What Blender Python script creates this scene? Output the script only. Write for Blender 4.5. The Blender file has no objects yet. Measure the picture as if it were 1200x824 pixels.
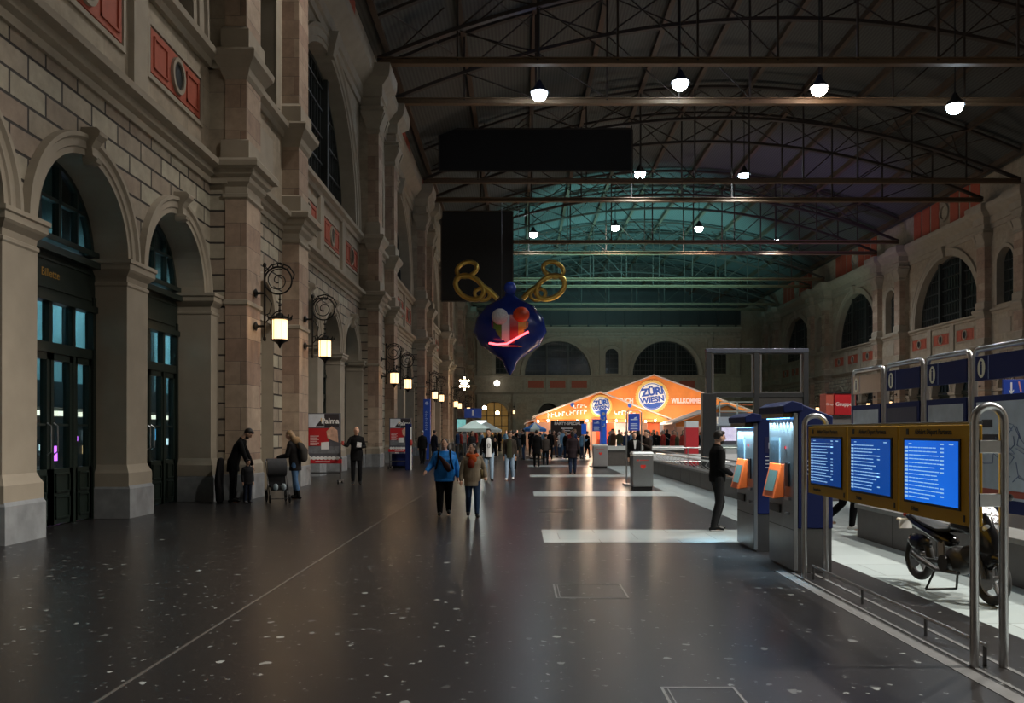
import bpy, bmesh, math, random
from mathutils import Vector, Matrix
random.seed(7)
PI = math.pi
SC = bpy.context.scene
COL = SC.collection
EYE, F = 1.65, 980.0
V = Vector

# ------------------------------------------------------------------ camera
cam = bpy.data.objects.new('camera', bpy.data.cameras.new('camera'))
COL.objects.link(cam); SC.camera = cam
cam.location = (0, 0, EYE); cam.rotation_euler = (PI/2, 0, 0)
cam.data.sensor_width = 36; cam.data.lens = 36*F/1200
cam.data.shift_x = -10/1200; cam.data.shift_y = 94/1200
cam.data.clip_end = 400
SC.view_settings.view_transform = 'Standard'
SC.view_settings.look = 'None'
SC.view_settings.gamma = 1
SC.view_settings.exposure = 0.0

# ------------------------------------------------------------------ materials
def nodes(name):
    m = bpy.data.materials.new(name); m.use_nodes = True
    nt = m.node_tree; b = nt.nodes['Principled BSDF']
    return m, nt, b
MATS = {}
def mat(name, col, rough=.6, metal=0, emit=None, es=0, noise=0, nscale=8, alpha=None, spec=None, bump=0, trans=0):
    if name in MATS: return MATS[name]
    m, nt, b = nodes(name)
    b.inputs['Base Color'].default_value = (*col, 1)
    b.inputs['Roughness'].default_value = rough
    b.inputs['Metallic'].default_value = metal
    if spec is not None: b.inputs['Specular IOR Level'].default_value = spec
    if emit: b.inputs['Emission Color'].default_value = (*emit, 1); b.inputs['Emission Strength'].default_value = es
    if trans: b.inputs['Transmission Weight'].default_value = trans
    if alpha is not None: b.inputs['Alpha'].default_value = alpha
    # every material is procedural: a gentle noise drives colour and roughness
    tc = nt.nodes.new('ShaderNodeTexCoord'); n = nt.nodes.new('ShaderNodeTexNoise')
    n.inputs['Scale'].default_value = nscale; n.inputs['Detail'].default_value = 4
    nt.links.new(tc.outputs['Object'], n.inputs['Vector'])
    a = noise or .06
    mx = nt.nodes.new('ShaderNodeMix'); mx.data_type = 'RGBA'
    mx.inputs['A'].default_value = (*[c*(1-a) for c in col], 1)
    mx.inputs['B'].default_value = (*[min(1, c*(1+a)) for c in col], 1)
    nt.links.new(n.outputs['Fac'], mx.inputs['Factor'])
    nt.links.new(mx.outputs['Result'], b.inputs['Base Color'])
    if bump:
        bp = nt.nodes.new('ShaderNodeBump'); bp.inputs['Strength'].default_value = bump; bp.inputs['Distance'].default_value = .02
        nt.links.new(n.outputs['Fac'], bp.inputs['Height']); nt.links.new(bp.outputs['Normal'], b.inputs['Normal'])
    MATS[name] = m
    return m

def stone(name, c1, c2, mortar, bw, bh, ms=.012, bump=.5, rough=.75, offs=.5, nsc=3):
    """ashlar: brick texture laid in the plane of each face (u along the wall, v up)"""
    m, nt, b = nodes(name); L = nt.links.new; N = nt.nodes.new
    geo = N('ShaderNodeNewGeometry'); sp = N('ShaderNodeSeparateXYZ'); L(geo.outputs['Position'], sp.inputs[0])
    sn = N('ShaderNodeSeparateXYZ'); L(geo.outputs['True Normal'], sn.inputs[0])
    ab = N('ShaderNodeMath'); ab.operation = 'ABSOLUTE'; L(sn.outputs['X'], ab.inputs[0])
    gt = N('ShaderNodeMath'); gt.operation = 'GREATER_THAN'; gt.inputs[1].default_value = .6; L(ab.outputs[0], gt.inputs[0])
    mu = N('ShaderNodeMix'); mu.data_type = 'FLOAT'; L(gt.outputs[0], mu.inputs['Factor']); L(sp.outputs['X'], mu.inputs['A']); L(sp.outputs['Y'], mu.inputs['B'])
    cb = N('ShaderNodeCombineXYZ'); L(mu.outputs['Result'], cb.inputs['X']); L(sp.outputs['Z'], cb.inputs['Y'])
    br = N('ShaderNodeTexBrick'); L(cb.outputs[0], br.inputs['Vector'])
    br.offset = offs
    br.inputs['Color1'].default_value = (*c1, 1); br.inputs['Color2'].default_value = (*c2, 1); br.inputs['Mortar'].default_value = (*mortar, 1)
    br.inputs['Scale'].default_value = 1; br.inputs['Brick Width'].default_value = bw; br.inputs['Row Height'].default_value = bh
    br.inputs['Mortar Size'].default_value = ms; br.inputs['Mortar Smooth'].default_value = .3
    n = N('ShaderNodeTexNoise'); n.inputs['Scale'].default_value = nsc; n.inputs['Detail'].default_value = 8; n.inputs['Roughness'].default_value = .65
    L(geo.outputs['Position'], n.inputs['Vector'])
    cr = N('ShaderNodeMapRange'); cr.inputs['From Min'].default_value = .3; cr.inputs['From Max'].default_value = .7
    cr.inputs['To Min'].default_value = .72; cr.inputs['To Max'].default_value = 1.12; L(n.outputs['Fac'], cr.inputs['Value'])
    mx = N('ShaderNodeMix'); mx.data_type = 'RGBA'; mx.blend_type = 'MULTIPLY'; mx.inputs['Factor'].default_value = 1
    L(br.outputs['Color'], mx.inputs['A']); L(cr.outputs['Result'], mx.inputs['B']); L(mx.outputs['Result'], b.inputs['Base Color'])
    b.inputs['Roughness'].default_value = rough
    inv = N('ShaderNodeMath'); inv.operation = 'MULTIPLY_ADD'; inv.inputs[1].default_value = -1; inv.inputs[2].default_value = 1; L(br.outputs['Fac'], inv.inputs[0])
    ad = N('ShaderNodeMath'); ad.operation = 'MULTIPLY_ADD'; ad.inputs[1].default_value = .12; L(n.outputs['Fac'], ad.inputs[0]); L(inv.outputs[0], ad.inputs[2])
    bp = N('ShaderNodeBump'); bp.inputs['Strength'].default_value = bump; bp.inputs['Distance'].default_value = .06
    L(ad.outputs[0], bp.inputs['Height']); L(bp.outputs['Normal'], b.inputs['Normal'])
    MATS[name] = m; return m

def floor_mat(name, base, chips, rough=.22, dens=1.0, tile=None):
    m, nt, b = nodes(name); L = nt.links.new; N = nt.nodes.new
    geo = N('ShaderNodeNewGeometry')
    def chipset(scale, th, stretch):
        mp = N('ShaderNodeMapping'); mp.inputs['Scale'].default_value = stretch; L(geo.outputs['Position'], mp.inputs['Vector'])
        nw = N('ShaderNodeTexNoise'); nw.inputs['Scale'].default_value = scale*1.7; L(mp.outputs[0], nw.inputs['Vector'])
        ad = N('ShaderNodeVectorMath'); ad.operation = 'MULTIPLY_ADD'; ad.inputs[1].default_value = (.08, .08, 0)
        L(nw.outputs['Color'], ad.inputs[0]); L(mp.outputs[0], ad.inputs[2])
        v = N('ShaderNodeTexVoronoi'); v.inputs['Scale'].default_value = scale; L(ad.outputs[0], v.inputs['Vector'])
        # chip radius depends on the random cell colour, so most cells carry none
        sc = N('ShaderNodeSeparateColor'); L(v.outputs['Color'], sc.inputs[0])
        pw = N('ShaderNodeMath'); pw.operation = 'POWER'; pw.inputs[1].default_value = 6; L(sc.outputs[0], pw.inputs[0])
        ml = N('ShaderNodeMath'); ml.operation = 'MULTIPLY'; ml.inputs[1].default_value = th; L(pw.outputs[0], ml.inputs[0])
        lt = N('ShaderNodeMath'); lt.operation = 'LESS_THAN'; L(v.outputs['Distance'], lt.inputs[0]); L(ml.outputs[0], lt.inputs[1])
        mg = N('ShaderNodeMath'); mg.operation = 'MULTIPLY'; L(lt.outputs[0], mg.inputs[0]); L(sc.outputs[1], mg.inputs[1])
        return mg
    a = chipset(9, .32, (1, .9, 1)); c = chipset(22, .34, (1, 1, 1))
    mxm = N('ShaderNodeMath'); mxm.operation = 'MAXIMUM'; L(a.outputs[0], mxm.inputs[0]); L(c.outputs[0], mxm.inputs[1])
    fac = N('ShaderNodeMath'); fac.operation = 'MULTIPLY'; fac.inputs[1].default_value = dens; L(mxm.outputs[0], fac.inputs[0])
    n = N('ShaderNodeTexNoise'); n.inputs['Scale'].default_value = .4; n.inputs['Detail'].default_value = 2; n.inputs['Roughness'].default_value = .6
    L(geo.outputs['Position'], n.inputs['Vector'])
    c0 = N('ShaderNodeMix'); c0.data_type = 'RGBA'
    c0.inputs['A'].default_value = (*[x*.8 for x in base], 1); c0.inputs['B'].default_value = (*[x*1.25 for x in base], 1); L(n.outputs['Fac'], c0.inputs['Factor'])
    src = c0
    if tile:
        br = N('ShaderNodeTexBrick'); L(geo.outputs['Position'], br.inputs['Vector']); br.inputs['Scale'].default_value = 1
        br.inputs['Brick Width'].default_value = tile[0]; br.inputs['Row Height'].default_value = tile[1]; br.inputs['Mortar Size'].default_value = .008
        br.inputs['Color1'].default_value = (1, 1, 1, 1); br.inputs['Color2'].default_value = (.82, .84, .84, 1); br.inputs['Mortar'].default_value = (.45, .45, .45, 1)
        t = N('ShaderNodeMix'); t.data_type = 'RGBA'; t.blend_type = 'MULTIPLY'; t.inputs['Factor'].default_value = 1
        L(c0.outputs['Result'], t.inputs['A']); L(br.outputs['Color'], t.inputs['B']); src = t
    c1 = N('ShaderNodeMix'); c1.data_type = 'RGBA'; c1.inputs['B'].default_value = (*chips, 1)
    L(fac.outputs[0], c1.inputs['Factor']); L(src.outputs['Result'], c1.inputs['A']); L(c1.outputs['Result'], b.inputs['Base Color'])
    rr = N('ShaderNodeMapRange'); rr.inputs['To Min'].default_value = rough*.92; rr.inputs['To Max'].default_value = rough*1.15
    L(n.outputs['Fac'], rr.inputs['Value']); L(rr.outputs['Result'], b.inputs['Roughness'])
    MATS[name] = m; return m

RUST = stone('rusticated_stone', (.40, .37, .285), (.27, .205, .155), (.035, .028, .024), .95, .39, .026, 1.0)
ASH = stone('ashlar_stone', (.42, .32, .235), (.28, .185, .135), (.11, .085, .07), 1.7, .56, .006, .35)
PLAIN = stone('smooth_stone', (.37, .315, .235), (.31, .25, .185), (.15, .12, .10), 1.9, .9, .004, .25)
MOULD = mat('moulding_stone', (.31, .265, .205), .75, noise=.2, nscale=2, bump=.2)
GRAN = mat('grey_granite_plinth', (.24, .25, .26), .5, noise=.5, nscale=4, bump=.1)
RED = mat('terracotta_red', (.36, .075, .04), .7, noise=.2, nscale=6)
DOORM = mat('dark_green_door_paint', (.012, .020, .016), .35)
GLASS = None
def glass(name, tint, mixf, rough=.03):
    m, nt, b = nodes(name); nt.nodes.remove(b); N = nt.nodes.new; L = nt.links.new
    t = N('ShaderNodeBsdfTransparent'); t.inputs[0].default_value = (*tint, 1)
    g = N('ShaderNodeBsdfGlossy'); g.inputs['Roughness'].default_value = rough; g.inputs['Color'].default_value = (1, 1, 1, 1)
    lw = N('ShaderNodeLayerWeight'); lw.inputs[0].default_value = .5
    pw = N('ShaderNodeMath'); pw.operation = 'POWER'; pw.inputs[1].default_value = 4; L(lw.outputs['Facing'], pw.inputs[0])
    ad = N('ShaderNodeMath'); ad.operation = 'MULTIPLY_ADD'; ad.inputs[1].default_value = .7; ad.inputs[2].default_value = mixf; ad.use_clamp = True
    L(pw.outputs[0], ad.inputs[0]); x = N('ShaderNodeMixShader'); L(ad.outputs[0], x.inputs[0]); L(t.outputs[0], x.inputs[1]); L(g.outputs[0], x.inputs[2])
    L(x.outputs[0], nt.nodes['Material Output'].inputs[0]); MATS[name] = m; return m
GLASS = glass('door_glass', (.75, .85, .85), .03)
CLEAR = glass('clear_glass', (.86, .93, .90), .02)
WGL = mat('dark_window_glass', (.018, .022, .022), .12, noise=.6, nscale=.7)
STEEL = mat('brushed_steel', (.46, .46, .47), .3, 1, noise=.1, nscale=20)
STEELD = mat('dark_steel', (.16, .16, .165), .4, 1)
FRAME = mat('charcoal_frame_metal', (.03, .032, .035), .4, .6)
IRON = mat('black_wrought_iron', (.018, .017, .015), .45, .7)
NAVY = mat('navy_enamel', (.006, .013, .075), .55, spec=.2)
BLUE = mat('royal_blue_enamel', (.015, .06, .42), .4)
WHITE = mat('white_print', (.78, .78, .78), .6)
BLACK = mat('black_plastic', (.012, .012, .013), .4)
YEL = mat('mustard_enamel', (.46, .26, .008), .5, spec=.3)
ORA = mat('orange_plastic', (.75, .10, .015), .4)
BROWNB = mat('truss_paint_lit', (.14, .085, .045), .6, noise=.25)  # lit tone of the truss paint, for the chords
BROWND = mat('truss_paint_shaded', (.036, .025, .018), .65, noise=.3)  # same paint darkened to stand for shade on webs, bracing and screen frames

# ------------------------------------------------------------------ mesh builder
class MB:
    def __init__(s): s.v = []; s.f = []; s.mi = []; s.m = 0
    def add(s, vs, fs):
        o = len(s.v); s.v += [tuple(p) for p in vs]
        for f in fs: s.f.append([i+o for i in f]); s.mi.append(s.m)
    def box(s, x0, x1, y0, y1, z0, z1):
        s.add([(x, y, z) for z in (z0, z1) for y in (y0, y1) for x in (x0, x1)],
              [(0, 2, 3, 1), (4, 5, 7, 6), (0, 1, 5, 4), (2, 6, 7, 3), (0, 4, 6, 2), (1, 3, 7, 5)]); return s
    def cbox(s, c, d): return s.box(c[0]-d[0]/2, c[0]+d[0]/2, c[1]-d[1]/2, c[1]+d[1]/2, c[2]-d[2]/2, c[2]+d[2]/2)
    def ringloft(s, rings, cap=True, closed=True):
        n = len(rings[0]); vs = [p for r in rings for p in r]; fs = []
        for i in range(len(rings)-1):
            for j in range(n if closed else n-1):
                k = (j+1) % n; fs.append((i*n+j, i*n+k, (i+1)*n+k, (i+1)*n+j))
        if cap and closed: fs.append(tuple(range(n-1, -1, -1))); fs.append(tuple((len(rings)-1)*n+j for j in range(n)))
        s.add(vs, fs); return s
    def chain(s, pts, rad, n=10, cap=True, up=None, rnd=False):
        """tube through pts; rad: number, list of numbers or list of (ra, rb)"""
        pts = [V(p) for p in pts]
        if not isinstance(rad, (list, tuple)): rad = [rad]*len(pts)
        rings = []; a = None
        if rnd:   # domed ends
            d0 = (pts[0]-pts[1]).normalized(); d1 = (pts[-1]-pts[-2]).normalized()
            def mr(r, k): return (r[0]*k, r[1]*k) if isinstance(r, tuple) else r*k
            def av(r): return min(r) if isinstance(r, tuple) else r
            p0, r0, p1, r1 = pts[0], rad[0], pts[-1], rad[-1]
            pts = [p0+d0*av(r0)*.95, p0+d0*av(r0)*.65]+pts+[p1+d1*av(r1)*.65, p1+d1*av(r1)*.95]
            rad = [mr(r0, .3), mr(r0, .76)]+list(rad)+[mr(r1, .76), mr(r1, .3)]
        for i, p in enumerate(pts):
            t = (pts[min(i+1, len(pts)-1)]-pts[max(i-1, 0)]).normalized()
            if a is None:
                a = V(up) if up is not None else (V((0, 0, 1)) if abs(t.z) < .9 else V((1, 0, 0)))
            a = (a-t*a.dot(t)).normalized() if (a-t*a.dot(t)).length > 1e-5 else t.orthogonal().normalized()
            b = t.cross(a)
            ra, rb = rad[i] if isinstance(rad[i], tuple) else (rad[i], rad[i])
            rings.append([p+a*math.cos(2*PI*j/n)*ra+b*math.sin(2*PI*j/n)*rb for j in range(n)])
        return s.ringloft(rings, cap)
    def tube(s, pts, r, n=8, closed=False):
        if closed:
            pts = [V(p) for p in pts]; m = len(pts); rings = []
            nrm = (pts[m//3]-pts[0]).cross(pts[2*m//3]-pts[0]).normalized()
            for i, p in enumerate(pts):
                t = (pts[(i+1) % m]-pts[i-1]).normalized(); b = t.cross(nrm)
                rings.append([p+nrm*math.cos(2*PI*j/n)*r+b*math.sin(2*PI*j/n)*r for j in range(n)])
            rings.append(rings[0]); return s.ringloft(rings, False)
        return s.chain(pts, r, n)
    def ell(s, c, r, n=16, m=10, rot=None):
        c = V(c); rings = []
        for i in range(1, m):
            th = PI*i/m; ring = []
            for j in range(n):
                p = V((r[0]*math.sin(th)*math.cos(2*PI*j/n), r[1]*math.sin(th)*math.sin(2*PI*j/n), r[2]*math.cos(th)))
                if rot: p = rot @ p
                ring.append(c+p)
            rings.append(ring)
        return s.ringloft(rings)
    def lathe(s, prof, c=(0, 0, 0), n=24, axis='z'):
        c = V(c); rings = []
        for r, z in prof:
            ring = []
            for j in range(n):
                a = 2*PI*j/n; p = V((r*math.cos(a), r*math.sin(a), z))
                if axis == 'x': p = V((p.z, p.x, p.y))
                if axis == 'y': p = V((p.x, p.z, p.y))
                ring.append(c+p)
            rings.append(ring)
        return s.ringloft(rings)
    def prism(s, poly, off):
        """poly: list of 3D points, off: extrusion vector"""
        n = len(poly); off = V(off); a = [V(p) for p in poly]
        s.add(a+[p+off for p in a], [tuple(range(n-1, -1, -1)), tuple(range(n, 2*n))]+[(j, (j+1) % n, (j+1) % n+n, j+n) for j in range(n)]); return s
    def stack(s, x0, x1, y0, y1, prof):
        """rectangular column: prof = [(out, z)...]"""
        rings = [[(x0-o, y0-o, z), (x1+o, y0-o, z), (x1+o, y1+o, z), (x0-o, y1+o, z)] for o, z in prof]
        return s.ringloft(rings)
    def xf(s, fn, start=0):
        s.v[start:] = [tuple(fn(V(p))) for p in s.v[start:]]; return s
    def mesh(s, name, mats):
        me = bpy.data.meshes.new(name); me.from_pydata(s.v, [], s.f); me.validate()
        if not isinstance(mats, (list, tuple)): mats = [mats]
        for m in mats: me.materials.append(m)
        if len(mats) > 1:
            for p, i in zip(me.polygons, s.mi): p.material_index = i
        return me
    def build(s, name, mats, parent=None, loc=None, rz=0, smooth=False, bevel=0, kind=None, auto=None, label=None):
        me = s.mesh(name, mats)
        bm = bmesh.new(); bm.from_mesh(me); bmesh.ops.recalc_face_normals(bm, faces=bm.faces)
        if bevel: bmesh.ops.bevel(bm, geom=[e for e in bm.edges if len(e.link_faces) == 2 and e.calc_face_angle(0) > .5], offset=bevel, segments=2, affect='EDGES', profile=.5)
        bm.to_mesh(me); bm.free()
        if smooth:
            for p in me.polygons: p.use_smooth = True
            me.set_sharp_from_angle(angle=.7)
        return link(name, me, parent, loc, rz, kind, label)
def link(name, me, parent=None, loc=None, rz=0, kind=None, label=None):
    o = bpy.data.objects.new(name, me); COL.objects.link(o)
    if loc is not None: o.location = loc
    o.rotation_euler.z = rz
    if parent: o.parent = parent
    if kind: o['kind'] = kind
    if label: o['label'] = label
    return o
def tag(o, label, cat, group=None):
    o['label'] = label; o['category'] = cat
    if group: o['group'] = group
    return o
def thing(name, label, cat, loc=(0, 0, 0), rz=0, group=None):
    o = bpy.data.objects.new(name, None); COL.objects.link(o); o.location = loc; o.rotation_euler.z = rz
    o.empty_display_size = .2
    return tag(o, label, cat, group)
def copy_tree(o, parent=None):
    c = o.copy(); COL.objects.link(c); c.parent = parent
    if parent is not None: c.matrix_parent_inverse = o.matrix_parent_inverse.copy()
    for ch in list(o.children): copy_tree(ch, c)
    return c
def dup(o, loc, rz=0, label=None, group=None):
    c = copy_tree(o); c.location = loc; c.rotation_euler.z = rz
    if label: c['label'] = label
    if group: c['group'] = group
    return c
def bake(o):
    dg = bpy.context.evaluated_depsgraph_get(); dg.update()
    return bpy.data.meshes.new_from_object(o.evaluated_get(dg))
def text(name, s, size, m, M, parent=None, ext=.002, align='CENTER', label=None, bold=0, sx=1):
    """text mesh; M maps the text's own x-right y-up z-out frame to the parent's"""
    cu = bpy.data.curves.new('t', 'FONT'); cu.body = s; cu.size = size; cu.extrude = ext; cu.align_x = align; cu.align_y = 'CENTER'; cu.offset = bold
    to = bpy.data.objects.new('t', cu); COL.objects.link(to); me = bake(to); bpy.data.objects.remove(to); bpy.data.curves.remove(cu)
    me.name = name; me.materials.clear(); me.materials.append(m)
    me.transform(Matrix.Diagonal((sx, 1, 1, 1))); me.transform(M)
    return link(name, me, parent, label=label)
def frame(o, xa, ya):
    xa = V(xa).normalized(); ya = V(ya).normalized(); za = xa.cross(ya)
    M = Matrix((xa, ya, za)).transposed().to_4x4(); M.translation = V(o); return M
FACE_CAM = lambda o: frame(o, (1, 0, 0), (0, 0, 1))       # read from -Y
FACE_LEFT = lambda o: frame(o, (0, -1, 0), (0, 0, 1))     # sign facing -X
def light(name, typ, loc, power, col=(1, 1, 1), size=.2, rot=None, spot=None, blend=.5):
    l = bpy.data.lights.new(name, typ); l.energy = power; l.color = col
    if typ in ('POINT', 'SPOT'): l.shadow_soft_size = size
    if typ == 'AREA': l.size = size
    if spot: l.spot_size = spot; l.spot_blend = blend
    o = bpy.data.objects.new(name, l); COL.objects.link(o); o.location = loc
    if rot: o.rotation_euler = rot
    return o

# ================================================================== THE HALL
XL, XR, YB = -7.55, 35.8, 136.0
P = 18.9
HC = 18.65          # top of the main cornice
NS = 28
# --- walls are written in (u along the wall, w out into the hall, v up)
def mapl(p): return V((XL+p[1], p[0], p[2]))
def mapr(p): return V((XR-p[1], p[0], p[2]))
def mapb(p): return V((p[0], YB-p[1], p[2]))

def arch_cell(mb, u0, u1, v0, v1, uc, R, vs, sill, w=0, depth=.7):
    """wall rectangle with an arched opening, its jambs and soffit"""
    def q(a, b, c, d): mb.add([a, b, c, d], [(0, 1, 2, 3)])
    a0, a1 = uc-R, uc+R
    q((u0, w, v0), (a0, w, v0), (a0, w, v1), (u0, w, v1)); q((a1, w, v0), (u1, w, v0), (u1, w, v1), (a1, w, v1))
    if sill > v0: q((a0, w, v0), (a1, w, v0), (a1, w, sill), (a0, w, sill)); q((a0, w, sill), (a1, w, sill), (a1, w-depth, sill), (a0, w-depth, sill))
    pr = [(uc-R*math.cos(PI*i/NS), vs+R*math.sin(PI*i/NS)) for i in range(NS+1)]
    for (ua, va), (ub, vb) in zip(pr, pr[1:]): q((ua, w, va), (ub, w, vb), (ub, w, v1), (ua, w, v1))
    mb.m = 1
    for (ua, va), (ub, vb) in zip(pr, pr[1:]): q((ua, w, va), (ub, w, vb), (ub, w-depth, vb), (ua, w-depth, va))
    for a in (a0, a1): q((a, w, sill), (a, w, vs), (a, w-depth, vs), (a, w-depth, sill))
    mb.m = 0
def rect(mb, u0, u1, v0, v1, w=0): mb.add([(u0, w, v0), (u1, w, v0), (u1, w, v1), (u0, w, v1)], [(0, 1, 2, 3)])
def ring(mb, uc, vs, prof, foot=None, n=NS):
    """archivolt: prof = [(radius, w)...] swept round the arch, continued straight down to foot"""
    st = []
    angs = [PI*i/n for i in range(n+1)]
    for a in angs: st.append([(uc-r*math.cos(a), w, vs+r*math.sin(a)) for r, w in prof])
    if foot is not None:
        st = [[(uc-r, w, foot) for r, w in prof]]+st+[[(uc+r, w, foot) for r, w in prof]]
    mb.ringloft(st, False, False)
def mould(mb, u0, u1, prof):
    """horizontal moulding: prof = [(w, v)...]"""
    mb.ringloft([[(u, w, v) for w, v in prof] for u in (u0, u1)], True, True)
CORN1 = [(-.05, 7.65), (.06, 7.65), (.06, 7.8), (.16, 7.86), (.20, 7.98), (.36, 8.02), (.38, 8.14), (-.05, 8.2)]
SILL = [(-.05, 10.45), (.08, 10.45), (.12, 10.6), (.26, 10.68), (.28, 10.82), (-.05, 10.88)]
TOPC = [(-.05, 16.9), (.1, 16.9), (.1, 17.25), (.2, 17.3), (.2, 17.8), (.32, 17.9), (.55, 18.1), (.75, 18.3), (.8, 18.65), (-.05, 18.7)]

def wall_side(mp, name, ks, near, ground_R=1.5, centres=(10.65, 14.5, 18.35)):
    """all bays of one side wall"""
    low, up, mo = MB(), MB(), MB(); red = []
    for k in ks:
        o = P*k; U0, U1 = 7.35+o, 20.35+o      # recessed bay
        c = [x+o for x in centres]
        # ground arcade
        lo, hi = 0, 7.7
        edges = [U0, (c[0]+c[1])/2, (c[1]+c[2])/2, U1]
        for i in range(3): arch_cell(low, edges[i], edges[i+1], lo, hi, c[i], ground_R, 4.91, 0)
        for x in c:
            ring(mo, x, 4.91, [(1.5, -.02), (1.5, .05), (1.6, .05), (1.62, .08), (1.74, .08), (1.78, .13), (1.85, .13), (1.87, -.02)])
            # keystone scroll
            s0 = len(mo.v)
            mo.ringloft([[(x+sx*t, w, v) for sx, w in ((-1, 0), (1, 0), (1, wv), (-1, wv))] for t, v, wv in
                         ((.07, 6.26, .14), (.09, 6.30, .24), (.10, 6.36, .26), (.09, 6.42, .18), (.105, 6.56, .17), (.12, 6.68, .24), (.14, 6.76, .32), (.145, 6.82, .33), (.14, 6.88, .27), (.11, 6.9, .18))])
        # piers between arches: capital + base
        for a, b in ((U0, c[0]-1.5), (c[0]+1.5, c[1]-1.5), (c[1]+1.5, c[2]-1.5), (c[2]+1.5, U1)):
            a2, b2 = a-.01, b+.01; w1 = .2 if U1 == b else .02
            if a == U0: a2 = b-.55
            if b == U1: b2 = b
            mo.stack(a2, b2, -.66, w1, [(.0, 1.0), (.01, 4.42), (.03, 4.45), (.03, 4.5), (.0, 4.52), (.01, 4.62), (.09, 4.7), (.12, 4.74), (.12, 4.84), (.15, 4.86), (.15, 4.93)])
            mo.stack(a2, b2, -.66, w1, [(.07, .6), (.07, .86), (.04, .92), (.0, 1.02)])
        low2 = None
        mould(mo, U0, U1, CORN1); mould(mo, U0, U1, SILL)
        # frieze with three framed terracotta panels
        rect(up, U0, U1, 7.7, 10.6, -.02)
        for x in c:
            mo.box(x-1.45, x+1.45, -.03, .03, 8.85, 8.95); mo.box(x-1.45, x+1.45, -.03, .03, 9.95, 10.05)
            mo.box(x-1.45, x-1.35, -.03, .03, 8.95, 9.95); mo.box(x+1.35, x+1.45, -.03, .03, 8.95, 9.95)
            mo.stack(x+1.63, x+2.22, -.03, .1, [(0, 8.2), (0, 10.5)]) if x != c[2] else None
            red.append(x)
        # great window wall
        uc = 13.85+o
        arch_cell(up, U0, U1, 10.6, 19.0, uc, 5.35, 11.05, 10.75, 0, .8)
        ring(mo, uc, 11.05, [(5.35, -.02), (5.35, .05), (5.55, .05), (5.57, .1), (5.85, .1), (5.9, .17), (6.0, .17), (6.02, -.02)], 10.75, 40)
        mo.ringloft([[(uc+sx*t, w, v) for sx, w in ((-1, 0), (1, 0), (1, wv), (-1, wv))] for t, v, wv in ((.2, 16.3, .25), (.25, 16.7, .35), (.32, 17.2, .5))])
        mould(mo, U0, U1, TOPC)
    for k in ks:                       # projecting twin-pier block
        o = P*k; a, b = 20.33+o, 26.27+o; uc = 23.25+o
        arch_cell(low, a, b, 0, 7.7, uc, .95, 4.9, 0, .4, .35)
        low.add([(uc-.95, .05, 0), (uc+.95, .05, 0), (uc+.95, .05, 5.9), (uc-.95, .05, 5.9)], [(0, 1, 2, 3)])
        for u in (a, b):
            low.add([(u, -.1, 0), (u, .4, 0), (u, .4, 7.7), (u, -.1, 7.7)], [(0, 1, 2, 3)]); up.add([(u, -.1, 7.7), (u, .4, 7.7), (u, .4, 19), (u, -.1, 19)], [(0, 1, 2, 3)])
        ring(mo, uc, 4.9, [(.95, .38), (.95, .45), (1.15, .47), (1.2, .38)])
        mo.box(21.4+o, 25.1+o, .39, .47, 4.7, 4.86)
        rect(up, a, b, 7.7, 10.9, .4); arch_cell(up, a, b, 10.9, 19, uc, 1.05, 14.1, 11.1, .4, .6)
        ring(mo, uc, 14.1, [(1.05, .38), (1.05, .46), (1.3, .5), (1.35, .38)], 11.1)
        for prof in (CORN1, SILL, TOPC): mould(mo, a-.14, b+.14, [(w+.4 if w > 0 else w, v) for w, v in prof])
        mo.box(uc-.75, uc+.75, .39, .45, 8.9, 10.0)
    # attic strip above the cornice
    U0, U1 = P*ks[0]+7.35, P*ks[-1]+26.27
    rect(up, U0, U1, 18.6, 22.6, -.1)
    root = low.xf(mp).build(name, [RUST, MOULD], kind='structure')
    up.xf(mp).build('upper_wall', [PLAIN, MOULD], root, kind='structure')
    mo.xf(mp).build('mouldings', MOULD, root, kind='structure')
    return root, red
KL = list(range(-1, 6))
wl, red_l = wall_side(mapl, 'wall_left', KL, True)
wr, red_r = wall_side(mapr, 'wall_right', KL, False)
for mp, root in ((mapl, wl), (mapr, wr)):     # last partial bay, up to the back wall, and the near end
    e = MB(); rect(e, P*5+26.2, YB, 0, 22.6, 0); rect(e, -24, P*-1+7.4, 0, 22.6, 0); e.xf(mp).build('end_wall', PLAIN, root, kind='structure')

# terracotta panels with their round openings
pan = MB(); pan.box(-1.3, 1.3, -.02, .015, 9.0, 9.9)
for a, b in ((-1.18, -.5), (.5, 1.18)):
    pan.box(a, b, .0, .045, 9.12, 9.17); pan.box(a, b, .0, .045, 9.73, 9.78); pan.box(a, a+.05, .0, .045, 9.12, 9.78); pan.box(b-.05, b, .0, .045, 9.12, 9.78)
ocu = MB()
for (r0, r1, w0, w1) in ((.26, .34, .0, .08),):
    rr = []
    for i in range(25):
        a = 2*PI*i/24; rr.append([(r*math.cos(a), w, 9.45+r*math.sin(a)*1.15) for r, w in ((r0, w0), (r0, w1), (r1, w1), (r1, w0))])
    ocu.ringloft(rr, False)
hole = MB(); hole.prism([(.26*math.cos(a*PI/10), .02, 9.45+.3*math.sin(a*PI/10)) for a in range(20)], (0, .01, 0))
mes = [(pan, 'panel', RED), (ocu, 'roundel_ring', MOULD), (hole, 'roundel_opening', BLACK)]
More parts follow.
